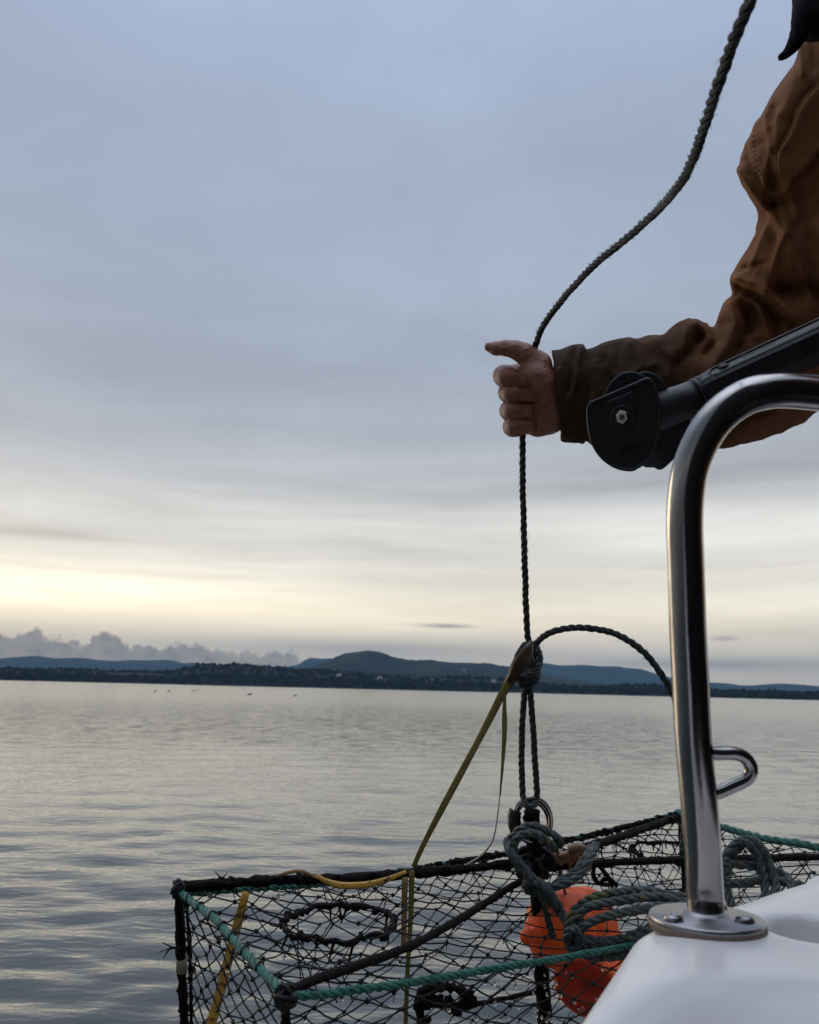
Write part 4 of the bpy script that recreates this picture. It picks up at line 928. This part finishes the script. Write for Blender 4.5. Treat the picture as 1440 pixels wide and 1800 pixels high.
# frayed ends
fr_ = [(948, 1566), (956, 1590), (964, 1618), (972, 1648)]
for k in range(9):
    off = (k - 4) * .6; tl.tube(spline(pl([(x_ + off * (.6 + .5 * i) + random.uniform(-1, 1), y_ + random.uniform(-4, 4) * (i > 2)) for i, (x_, y_) in enumerate(fr_)], 1.005), .004), .0011, 5)
for k in range(6): tl.tube(spline(pl([(1042 + k, 1490), (1047 + k * 2, 1476 - k), (1044 + k * 3, 1468 + k * 2)], 1.08), .004), .0008, 4)
o = tl.build('tangled_line', M['line']); tag(o, 'grey-teal rope with yellow flecks tied to the trap and coiled beside the boat', 'rope')

# ------------------------------------------------------------------ seagrass
def ribbon(mb, pts, wpx, d, thick=.0006, twist=0.0):
    P = spline(pts, .006); n = len(P); V = []; view = CM.translation
    W_ = np.interp(np.linspace(0, 1, n), np.linspace(0, 1, len(wpx)), wpx) * d / F / 2
    fr = frames(P)
    for i, p in enumerate(P):
        t = fr[i][0]; a = t.cross(Vector((0.15, -1, 0.05))).normalized(); a = Matrix.Rotation(twist * math.sin(i / n * 5), 3, t) @ a; b = t.cross(a); q = W_[i]
        for u, v in ((-1, 0), (-.4, 1), (.4, 1), (1, 0), (.4, -1), (-.4, -1)): V.append(p + a * u * q + b * v * thick)
    mb.add(V, [(i * 6 + j, i * 6 + (j + 1) % 6, (i + 1) * 6 + (j + 1) % 6, (i + 1) * 6 + j) for i in range(n - 1) for j in range(6)] + [tuple(range(6))[::-1], tuple((n - 1) * 6 + j for j in range(6))])
def grass(label, mtn, pts, wpx, d, **k):
    mb = MB(); ribbon(mb, pts, wpx, d, **k); o = mb.build('seagrass', M[mtn]); tag(o, label, 'seaweed', 'blades of seagrass caught on rope and trap'); return o
grass('long olive seagrass blade running from the knot down to the trap frame', 'grass', pl([(893, 1200), (880, 1226), (850, 1285), (810, 1360), (770, 1435), (742, 1490), (727, 1524)], 1.055, 1.03), [15, 13, 11, 12, 12, 10, 9], 1.05, twist=.25)
grass('dark brown seagrass wad plastered over the front of the knot', 'grassd', pl([(934, 1128, .018), (926, 1148, .026), (914, 1168, .022), (902, 1188, .006), (893, 1203), (884, 1222)], 1.06), [8, 26, 30, 20, 17, 12], 1.06, thick=.003)
grass('thin drooping blade fading to a pale thread left of the steel ring', 'grass', pl([(888, 1222), (887, 1240), (887, 1290), (884, 1340), (879, 1400)], 1.05), [5, 10, 8, 5, 2.5], 1.05)
grass('pale curling thread hanging from the thin blade down to the trap', 'pale', pl([(879, 1398), (874, 1440), (866, 1478), (848, 1502), (820, 1520), (790, 1534)], 1.05), [2.4, 2.4, 3, 4, 3, 2], 1.05)
grass('yellow seagrass blade slanting inside the left end of the trap', 'grassy', pl([(433, 1568), (424, 1600), (411, 1650), (398, 1700), (384, 1755), (370, 1805)], .90), [13, 16, 17, 17, 17, 18], .9)
grass('tan seagrass strip hanging straight down behind the middle netting', 'grasst', pl([(712, 1542), (711, 1590), (710, 1640), (709, 1668)], 1.02), [11, 10, 10, 9], 1.02)
grass('narrow olive seagrass strip hanging down just right of the tan one', 'grass', pl([(724, 1530), (723, 1590), (720, 1650), (716, 1720), (713, 1810)], 1.01), [10, 9, 8, 8, 8], 1.01)
grass('yellow-brown seagrass blade wound under the top bar of the trap', 'grassy', pl([(556, 1538), (575, 1550), (605, 1557), (645, 1555), (680, 1546), (715, 1532)], .965), [6, 11, 12, 11, 9, 6], .97)
grass('short dry orange blade lying on top of the left top bar', 'grasst', pl([(484, 1540), (510, 1533), (530, 1531), (548, 1538), (560, 1545)], .955), [3, 7, 6, 5, 2], .96)

# ------------------------------------------------------------------ crab caught at the hub
cw = px(1005, 1500, 1.10); cb = empty('crab', cw); tag(cb, 'small brown crab with tan claws caught on top of the trap hub', 'crab')
sc = Sculpt((-62, -34, -30), (70, 34, 30), 1.6)
sc.cap((-30, 6, 0), (16, -2, 0), 11, 12, 6, flat=(1.2, .75, 1)); sc.cap((-20, 12, 6), (14, 8, 6), 10, 9, 5)
for k in range(4): sc.cap((-26 + k * 12, -2, 10), (-26 + k * 12, 4, 13), 4, 3, 3)
V, Q = sc.mesh(); V = V + [996, 1503, 0]; V += (vnoise(V[:, 0] * .25, V[:, 1] * .25, V[:, 2] * .25)[:, None] - .5) * 3; mobj('shell', pxa(V, 1.10), Q, M['crab'], cb)
for pts, rr_ in (([(1000, 1495), (1018, 1490), (1030, 1496), (1034, 1504)], [.006, .0065, .005, .002]), ([(985, 1507), (1002, 1502), (1014, 1506), (1016, 1512)], [.004, .0055, .0045, .002])):
    mb = MB(); P = spline(pl(pts, 1.08), .003); mb.tube(P, np.interp(np.linspace(0, 1, len(P)), np.linspace(0, 1, 4), rr_), 10); mb.build('claw', M['crab'], cb)
for pts in ([(985, 1515), (986, 1540), (991, 1560), (997, 1580)], [(1012, 1512), (1018, 1530), (1022, 1545), (1027, 1550)], [(1005, 1515), (1000, 1528), (1008, 1540), (1013, 1538)], [(965, 1500), (958, 1512), (953, 1526), (957, 1536)], [(1025, 1505), (1036, 1512), (1038, 1522), (1033, 1530)]):
    mb = MB(); P = spline(pl(pts, 1.09), .003); mb.tube(P, np.linspace(.0034, .0014, len(P)), 8); mb.build('leg', M['crab'], cb)

# ------------------------------------------------------------------ person
person = empty('person', (0.78, 0.55, 0.36)); tag(person, 'person in brown canvas jacket at the right, fist closed on the rope with thumb out', 'person')
def hand():
    sc = Sculpt((840, 585, -75), (1040, 785, 60), 1.25)
    c = sc.cap
    # palm
    for (mx_, my_, mz_, r_) in ((926, 646, -28, 16), (922, 674, -34, 16), (925, 704, -34, 16), (931, 736, -28, 15)): c((995, 695, -14), (mx_, my_, mz_), 24, r_, 10)
    c((1000, 695, -10), (1060, 696, -8), 42, 46, 14, flat=(1, 1, .8)); c((985, 690, -6), (1005, 694, -8), 40, 42, 14, flat=(1, 1, .75))
    # thenar, thumb
    c((974, 700, 2), (940, 648, 8), 31, 20, 12); c((964, 684, 12), (942, 656, 20), 30, 21, 12); c((955, 672, 26), (950, 664, 28), 20, 18, 12)
    c((948, 640, 6), (922, 622, 8), 23, 19, 10); c((922, 622, 8), (906, 615, 10), 18.5, 16, 6); c((906, 614, 10), (889, 611.5, 10), 15.6, 14.6, 5); c((886, 612, 10), (872, 612.5, 7), 13.6, 12.2, 3); c((872, 612.5, 7), (860, 610, 5), 12, 8.6, 3)
    # hypothenar
    c((946, 744, -6), (978, 722, -4), 22, 33, 12); c((925, 738, -24), (962, 732, -16), 26, 32, 12); c((938, 738, -10), (944, 752, -10), 15, 13, 8)
    Ftmp = sc.F.copy()
    sc.F[:] = 1e3
    # fingers: proximal, middle, end, curling round the rope; each a little different
    FG = [((926, 652, -34), (886, 661, -4), (893, 663, 12), (930, 669, 10), 15.8, 17.4, 17.0, 14),
          ((922, 680, -38), (894, 690, -5), (901, 691, 12), (938, 694, 10), 15.2, 16.4, 15.8, 13.4),
          ((925, 710, -38), (896, 722, -5), (902, 722, 11), (938, 722, 9), 14.8, 16.0, 15.4, 13),
          ((931, 738, -32), (902, 750, -6), (907, 750, 9), (936, 747, 7), 14.6, 16.2, 15.4, 12.6)]
    fing = []
    for a, b, d, e, r0, r1, r2, r3 in FG:
        sc.F[:] = 1e3
        c(a, b, r0, r1, 4); c(b, d, r1, r2, 10); c(d, e, r2, r3, 10)
        fing.append(sc.F.copy())
    G = fing[0]
    for g in fing[1:]:
        h = np.maximum(1.2 - np.abs(G - g), 0) / 1.2; G = np.minimum(G, g) - h * h * .3
    h = np.maximum(4 - np.abs(G - Ftmp), 0) / 4; sc.F = np.minimum(G, Ftmp) - h * h
    # creases: rope groove between finger ends and palm, wrinkles
    for a, b, r in (((939, 700, 22), (942, 766, 12), 3.2), ((912, 646, 36), (927, 682, 38), 2.6), ((927, 682, 36), (940, 712, 26), 2.8), ((960, 712, 34), (952, 740, 26), 1.6), ((960, 640, 34), (942, 700, 34), 1.4), ((955, 705, 27), (972, 668, 33), 1.2), ((958, 712, 25), (965, 745, 24), 1.3), ((886, 602, 22), (888, 622, 23), .7), ((877, 682, 8), (915, 683, 22), 1.6), ((884, 707, 6), (930, 708, 22), 1.6), ((888, 736, 4), (932, 736, 20), 1.5), ((936, 660, 26), (944, 650, 30), 1.4), ((950, 690, 33), (968, 700, 30), 1.1), ((944, 720, 26), (972, 712, 28), 1.1), ((975, 640, 22), (984, 690, 32), 1.6),
                    ((905, 650, 33), (906, 680, 33), 1.3), ((912, 680, 31), (912, 706, 31), 1.2), ((913, 710, 30), (913, 736, 30), 1.2), ((984, 660, 24), (988, 730, 22), 2.0)): c(a, b, r, r, 2.5, 's')
    V, Q = sc.mesh(); V = smooth_mesh(V, Q, 1, .5)
    n_ = (vnoise(V[:, 0] * .16, V[:, 1] * .16, V[:, 2] * .16) - .5) * 1.4; V[:, 2] += n_; V[:, 1] += n_ * .5
    return V, Q
HVp, HQ = hand()
arm_body = mobj('hand', pxa(HVp, HD), HQ, M['skin'], person)
def jacket_arm():
    sc = Sculpt((955, -110, -150), (1600, 850, 130), 3.0)
    x, y, z = np.meshgrid(*sc.ax, indexing='ij', sparse=True)
    def gen(t, lo, hi, c_off, wz, zc, tt, a_lo, a_hi):
        pass
    def smi(v, xs, ys):
        # smooth interpolation
        xs = np.array(xs, float); ys = np.array(ys, float); f = np.interp(v, xs, ys)
        return f
    # forearm: top and bottom contour along x
    fx = [960, 975, 1005, 1030, 1034, 1060, 1090, 1130, 1165, 1178, 1192, 1208, 1222, 1238, 1252, 1258, 1264, 1276, 1290, 1306, 1320, 1345, 1380, 1420, 1460, 1490]
    ft = [622, 622, 612, 608, 618, 606, 598, 593, 592, 580, 568, 562, 564, 572, 577, 573, 548, 533, 530, 538, 546, 560, 570, 580, 600, 640]
    bx = [960, 990, 1035, 1120, 1200, 1270, 1320, 1360, 1395, 1415, 1440, 1465, 1490]
    bt = [770, 771, 779, 783, 785, 783, 776, 762, 749, 739, 716, 690, 650]
    X1 = sc.ax[0]; T = np.interp(X1, fx, ft); Bm = np.interp(X1, bx, bt)
    ker = np.array([1, 2, 3, 2, 1.]) / 9; T = np.convolve(np.pad(T, 2, 'edge'), ker, 'valid')
    cy = ((T + Bm) / 2)[:, None, None]; hh = (np.maximum(Bm - T, 4) / 2)[:, None, None]
    wz = np.interp(X1, [960, 1035, 1036, 1150, 1260, 1400, 1490], [54, 60, 62, 66, 74, 78, 40])[:, None, None]
    zc = np.interp(X1, [960, 1300, 1490], [-6, 0, -10])[:, None, None]
    q = np.sqrt(((y - cy) / hh) ** 2 + ((z - zc) / wz) ** 2); d = (q - 1) * np.minimum(hh, wz) * np.clip(.5 + .5 * q, .6, 1)
    end = np.maximum(975 + (y - 622) * .1 - x, x - 1486)      # slanted cuff end
    F1 = np.maximum(d, end)
    # upper arm and shoulder: left contour along y
    uy = [-120, -60, 0, 70, 112, 150, 200, 250, 275, 300, 325, 352, 372, 390, 410, 435, 465, 485, 498, 512, 530, 548, 570, 620, 680, 720]
    ul = [1445, 1434, 1426, 1411, 1399, 1371, 1340, 1314, 1305, 1302, 1309, 1325, 1333, 1335, 1331, 1318, 1298, 1287, 1286, 1290, 1300, 1314, 1330, 1350, 1385, 1430]
    Y1 = sc.ax[1]; Lf = np.convolve(np.pad(np.interp(Y1, uy, ul), 1, 'edge'), [.25, .5, .25], 'valid'); Rt = np.interp(Y1, [-120, 0, 200, 400, 600, 720], [1590, 1590, 1580, 1560, 1530, 1490])
    cx = ((Lf + Rt) / 2)[None, :, None]; hx = ((Rt - Lf) / 2)[None, :, None]; w2 = np.interp(Y1, [-120, 100, 300, 500, 720], [90, 100, 96, 88, 60])[None, :, None]
    q = np.sqrt(((x - cx) / hx) ** 2 + ((z + 8) / w2) ** 2); d = (q - 1) * np.minimum(hx, w2) * np.clip(.5 + .5 * q, .6, 1); F2 = np.maximum(d, y - 716)
    k = 14.; h = np.maximum(k - np.abs(F1 - F2), 0) / k; Fv = np.minimum(F1, F2) - h * h * k / 4
    # folds: ridges (+) and valleys (-) seen from the lens side
    def seg(pts, r, amp):
        nonlocal Fv
        best = None
        for a, b in zip(pts, pts[1:]):
            ba = (b[0] - a[0], b[1] - a[1]); t = np.clip(((x - a[0]) * ba[0] + (y - a[1]) * ba[1]) / (ba[0] ** 2 + ba[1] ** 2), 0, 1)
            dd = np.hypot(x - a[0] - t * ba[0], y - a[1] - t * ba[1]); best = dd if best is None else np.minimum(best, dd)
        front = np.clip((z + 10) / 40, 0, 1)
        Fv = Fv - amp * 1.6 * np.exp(-(best / (r * .85)) ** 1.45) * front
    seg([(1224, 566), (1246, 590), (1262, 612), (1250, 640)], 13, 7); seg([(1232, 590), (1215, 618), (1190, 640)], 13, -9); seg([(1262, 570), (1262, 600), (1240, 622)], 9, -9)
    seg([(1285, 535), (1292, 570), (1275, 615), (1250, 650)], 16, 9); seg([(1318, 548), (1318, 580), (1300, 610)], 10, -10); seg([(1160, 600), (1180, 630), (1175, 660)], 12, 6); seg([(1130, 600), (1145, 650), (1130, 690)], 14, -5)
    seg([(1300, 300), (1330, 350), (1375, 400), (1410, 470), (1432, 540)], 12, 9); seg([(1335, 385), (1360, 360), (1400, 350)], 14, -9); seg([(1380, 410), (1362, 450), (1345, 510)], 10, 7)
    seg([(1298, 505), (1330, 520), (1370, 560), (1420, 580)], 9, -12); seg([(1295, 490), (1330, 500), (1360, 520), (1400, 560)], 10, 9); seg([(1375, 505), (1420, 500), (1470, 520)], 26, -22); seg([(1340, 330), (1352, 270), (1366, 200)], 8, 4)
    seg([(1325, 260), (1345, 250), (1360, 330)], 12, -4); seg([(1400, 120), (1370, 220), (1360, 300)], 16, 4); seg([(1440, 400), (1460, 520)], 14, 14); seg([(1400, 620), (1440, 640)], 20, -8)
    seg([(1270, 780), (1330, 750), (1400, 720)], 16, 6); seg([(1290, 740), (1360, 720)], 12, -7)
    # cuff: hem ridge, fold and step
    Fv = Fv - np.where(x < 1030, 1.5, 0) + 2.0 * np.exp(-((x - 1031) / 4.) ** 2) * 2
    seg([(1010, 614), (1006, 650), (998, 690)], 4, -5); seg([(1022, 612), (1014, 660), (1006, 700)], 5, 5)
    for sm in ([(1318, 236), (1321, 270), (1330, 305), (1348, 330), (1368, 352), (1376, 372), (1386, 402), (1402, 432), (1420, 462), (1434, 500)], [(1440, 150), (1420, 168), (1405, 195), (1396, 225), (1380, 252), (1373, 266)]):
        seg([(a + 2.5, b) for a, b in sm], 4.5, 2.6); seg([(a - 8, b + 3) for a, b in sm], 5, -3.0)
    for a, b, r_, am in (((1345, 200), (1352, 262), 5, 3.5), ((1360, 190), (1358, 250), 5, -3), ((1330, 262), (1345, 330), 5, 3), ((1352, 275), (1360, 330), 4, -3), ((1372, 120), (1350, 190), 9, 3), ((1345, 400), (1322, 460), 7, 4), ((1360, 420), (1350, 500), 7, -4), ((1385, 440), (1395, 500), 6, 4), ((1310, 470), (1345, 462), 6, -3),
                         ((1404, 60), (1410, 130), 7, 4), ((1425, 30), (1432, 120), 8, -4), ((1385, 300), (1400, 380), 8, 4), ((1410, 330), (1425, 420), 9, -5), ((1060, 610), (1075, 660), 6, 3), ((1090, 605), (1085, 650), 6, -3), ((1110, 600), (1128, 640), 7, 3), ((1205, 580), (1200, 640), 6, 3), ((1150, 640), (1100, 660), 10, 4), ((1290, 600), (1340, 590), 7, 4), ((1300, 625), (1370, 610), 8, -4), ((1040, 700), (1060, 760), 9, 4), ((1335, 540), (1352, 590), 8, 6), ((1358, 540), (1372, 585), 7, -6), ((1310, 560), (1330, 600), 6, -4)):
        seg([a, b], r_, am)
    n5 = vnoise((x + y * .5) / 20. + 0 * z, (y - x * .5) / 60. + 0 * x, z / 30. + 0 * x); Fv = Fv - (1 - np.abs(2 * n5 - 1)) ** 2 * 2.6
    nx = vnoise(x / 34. + 0 * z, y / 30. + 0 * x, z / 30. + 0 * x); ny = vnoise(x / 15. + 5 + nx, y / 26. + nx, z / 15. + 0 * x); Fv = Fv - (1 - np.abs(2 * nx - 1)) * 2.6 + 1.2 - (ny - .5) * 1.6
    # hollow the cuff mouth so the wrist enters it
    hol = np.maximum((np.sqrt(((y - 696) / 64) ** 2 + ((z + 6) / 48) ** 2) - 1) * 48, x - 1010); Fv = np.maximum(Fv, -hol)
    sc.F = Fv.astype(np.float32); V, Q = sc.mesh(); return smooth_mesh(V, Q, 1, .5), Q
JV, JQ = jacket_arm()
# torso, other arm and the rest of the jacket outside the picture, in metres
def wp(x_, y_, d): return np.array(px(x_, y_, d))
shR, shL = wp(1545, 60, 1.06), np.array([0.98, 0.42, 1.86]); ch = np.array([0.86, .62, 1.62])
tz = Sculpt((0.45, 0.05, 1.0), (1.4, 1.25, 2.1), 0.012)
tz.cap(shR, shL, .075, .075, .05).cap(shR * .7 + shL * .3 - [0, 0, .1], [.86, .60, 1.15], .135, .175, .1).cap(shR * .3 + shL * .7 - [0, 0, .1], [.95, .48, 1.15], .135, .16, .1)
tz.cap([.9, .54, 1.85], [.88, .55, 1.94], .07, .075, .06)
el_ = np.array([.86, .22, 1.62]); hl = wp(1385, -215, .46); tz.cap(shL, el_, .075, .062, .05).cap(el_, el_ * .25 + hl * .75, .058, .045, .04)
TV, TQ = tz.mesh(); TV = smooth_mesh(TV, TQ, 2); nn = vnoise(TV[:, 0] * 14, TV[:, 1] * 14, TV[:, 2] * 9) - .5; TV = TV + nn[:, None] * .018
JW = pxa(JV, HD)
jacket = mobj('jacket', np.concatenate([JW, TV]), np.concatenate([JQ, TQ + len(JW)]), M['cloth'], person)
# seams and the pocket flap follow the jacket surface
from mathutils.bvhtree import BVHTree
bpy.context.view_layer.update()
bv = BVHTree.FromPolygons([tuple(v) for v in JW], [tuple(int(i) for i in f) for f in JQ])
def hit(x_, y_, lift=.0006):
    o_ = CM.translation; d = (px(x_, y_, 1) - o_).normalized(); h = bv.ray_cast(o_, d)
    return (h[0] - d * lift) if h[0] is not None else None
def seam(pts, off=0):
    P = [hit(v.x + off, v.y) for v in spline([Vector((a, b, 0)) for a, b in pts], 3)]; P = [p for p in P if p is not None]
    mb = MB()
    for i in range(0, len(P) - 2, 1):
        if i % 2 == 0: mb.tube([P[i], (P[i] * .15 + P[i + 1] * .85)], .0008, 4)
    if mb.n: mb.build('stitching', M['thread'], jacket)
for off in (0, 6):
    seam([(1318, 236), (1321, 270), (1330, 305), (1348, 330), (1368, 352), (1376, 372), (1386, 402), (1402, 432), (1420, 462), (1434, 500)], off)
    seam([(1440, 150), (1420, 168), (1405, 195), (1396, 225), (1380, 252), (1373, 266)], off)
flap = [(1440, 140), (1418, 160), (1402, 190), (1392, 222), (1372, 262), (1368, 290), (1374, 318), (1377, 338), (1384, 337), (1390, 316), (1412, 300), (1428, 280), (1440, 262)]
def pocket_flap():
    P2 = [(1368, 270), (1366, 292), (1372, 318), (1376, 340), (1385, 338), (1391, 318), (1410, 304), (1428, 284), (1446, 262), (1470, 240), (1470, 170), (1445, 150), (1415, 180), (1398, 215), (1384, 245)]
    cx, cy = 1420, 240; n = len(P2); rings = []
    P2 = [(v.x, v.y) for v in spline([Vector((a, b, 0)) for a, b in P2 + [P2[0]]], 5)][:-1]; n = len(P2)
    V = []; 
    for f, l in ((1.0, .001), (1.0, .008), (.94, .0105), (.7, .009), (.4, .008), (.15, .007)):
        for a, b in P2:
            p = hit(cx + (a - cx) * f, cy + (b - cy) * f, l); V.append(p if p is not None else px(cx + (a - cx) * f, cy + (b - cy) * f, HD - .07))
    Fc = [(l * n + i, l * n + (i + 1) % n, (l + 1) * n + (i + 1) % n, (l + 1) * n + i) for l in range(5) for i in range(n)] + [tuple(5 * n + i for i in range(n))]
    mb = MB(); mb.add([tuple(v) for v in V], Fc); mb.build('pocket_flap', M['cloth'], jacket)
pocket_flap()
# dark knitted hood edge hanging at the collar
mb = MB(); P = spline([px(1436, -60, 1.0), px(1424, -10, .99), px(1414, 30, .98), px(1404, 62, .98), (px(1390, 86, .98)), px(1378, 98, .98), px(1370, 102, .98)], .004)
mb.tube(P, np.interp(np.linspace(0, 1, len(P)), [0, .25, .5, .75, .9, 1], [.022, .019, .015, .010, .0055, .003]), 12, jit=.05); mb.tube(spline([px(1460, -80, 1.0), px(1440, -10, 1.0), px(1432, 60, 1.0)], .01), .018, 10); mb.build('hood', M['hood'], person)
# head, trousers, boots and the second hand, outside the picture
def body_parts():
    hc = np.array([.84, .60, 2.10])
    s = Sculpt(hc - [.14, .14, .17], hc + [.14, .14, .15], .005)
    s.cap(hc + [0, 0, .02], hc + [-.005, 0, .03], .088, .088, 0, flat=(1.05, .88, 1.15)); s.cap(hc + [-.03, 0, -.05], hc + [-.02, 0, -.07], .058, .05, .03, flat=(1, .9, 1))
    s.cap(hc + [.0, 0, -.06], hc + [.01, 0, -.16], .052, .055, .03); s.cap(hc + [-.088, 0, .005], hc + [-.112, 0, -.028], .009, .014, .012)
    for sg in (-1, 1):
        s.cap(hc + [.005, sg * .08, .0], hc + [.008, sg * .085, -.03], .014, .01, .006, flat=(1, .5, 1)); s.cap(hc + [-.098, sg * .03, .012], hc + [-.1, sg * .032, .012], .013, .013, .006, 's'); s.cap(hc + [-.093, sg * .03, .032], hc + [-.09, sg * .045, .03], .008, .007, .008)
    s.cap(hc + [-.088, -.018, -.052], hc + [-.088, .018, -.052], .008, .008, .008)
    V, Q = s.mesh(); hd_ = mobj('head', smooth_mesh(V, Q, 1), Q, M['skin'], person)
    for sg in (-1, 1): MB().blob(hc + [-.088, sg * .031, .012], .012, seg=12, ring=8).build('eye', M['eye'], hd_)
    MB().tube([hc + [-.098, -.02, -.051], hc + [-.103, 0, -.05], hc + [-.098, .02, -.051]], [.003, .005, .003], 8).build('mouth', M['lip'], hd_)
    s = Sculpt(hc - [.16, .14, .10], hc + [.16, .14, .17], .006); s.cap(hc + [.01, 0, .04], hc + [.02, 0, .04], .096, .096, 0, flat=(1.05, .9, 1.12)); s.cap(hc + [-.09, 0, -.02], hc + [-.09, 0, -.03], .075, .075, .01, 's')
    V, Q = s.mesh(); V += (vnoise(V[:, 0] * 90, V[:, 1] * 90, V[:, 2] * 40)[:, None] - .5) * .012; mobj('hair', V, Q, M['hair'], hd_)
    s = Sculpt((.55, .25, .38), (1.25, .95, 1.28), .012)
    for (x1, y1) in ((.84, .62), (.93, .44)): s.cap([x1, y1, 1.12], [x1 - .03, y1 + .02, .80], .10, .072, .05).cap([x1 - .03, y1 + .02, .80], [x1, y1, .46], .070, .055, .03)
    s.cap([.84, .6, 1.14], [.93, .46, 1.14], .13, .13, .05); V, Q = s.mesh(); mobj('trousers', smooth_mesh(V, Q, 2), Q, M['denim'], person)
    for (x1, y1) in ((.84, .62), (.93, .44)):
        s = Sculpt((x1 - .25, y1 - .12, .35), (x1 + .15, y1 + .12, .62), .008); s.cap([x1, y1, .58], [x1, y1, .44], .060, .055, .02).cap([x1 + .01, y1, .405], [x1 - .14, y1, .40], .048, .040, .03, flat=(1, .9, .9))
        s.F = np.maximum(s.F, .362 - s.ax[2][None, None, :]).astype(np.float32); V, Q = s.mesh(); mobj('boot', smooth_mesh(V, Q, 1), Q, M['boot'], person)
    # left hand closed on the rope above the frame
    g = np.array(px(1372, -180, .452)); s = Sculpt(g - .09, g + .11, .004); out = np.array([1., 0, .1]); 
    s.cap(g + [.03, 0, 0], g + [.075, -.005, .01], .027, .028, .01)
    for i in range(4):
        zz = .033 - i * .020; s.cap(g + [.02, .012, zz], g + [-.014, .016, zz], .0095, .009, .004).cap(g + [-.014, .016, zz], g + [-.018, -.012, zz], .009, .0085, .003).cap(g + [-.018, -.012, zz], g + [.008, -.016, zz], .0085, .0075, .003)
    s.cap(g + [.035, -.015, .02], g + [.005, -.026, .045], .013, .0095, .008).cap(g + [.005, -.026, .045], g + [-.02, -.022, .05], .0095, .0075, .004)
    V, Q = s.mesh(); mobj('hand', smooth_mesh(V, Q, 1), Q, M['skin'], person)
body_parts()

# ------------------------------------------------------------------ haze
HAZE = 1
if HAZE:
    hm = bpy.data.materials.new('haze'); hm.use_nodes = True; nt = hm.node_tree; nt.nodes.clear()
    v = nt.nodes.new('ShaderNodeVolumePrincipled'); v.inputs['Density'].default_value = 7.2e-5; v.inputs['Color'].default_value = (0.29, 0.54, 0.80, 1); v.inputs['Anisotropy'].default_value = 0.1
    oo = nt.nodes.new('ShaderNodeOutputMaterial'); nt.links.new(v.outputs[0], oo.inputs['Volume'])
    mb = MB(); mb.box((0, 0, 206), (17600, 17600, 418)); o = mb.build('haze', hm, None, False); tag(o, kind='stuff')
    o['label'] = 'thin bluish haze over the water towards the distant hills'; o['category'] = 'haze'
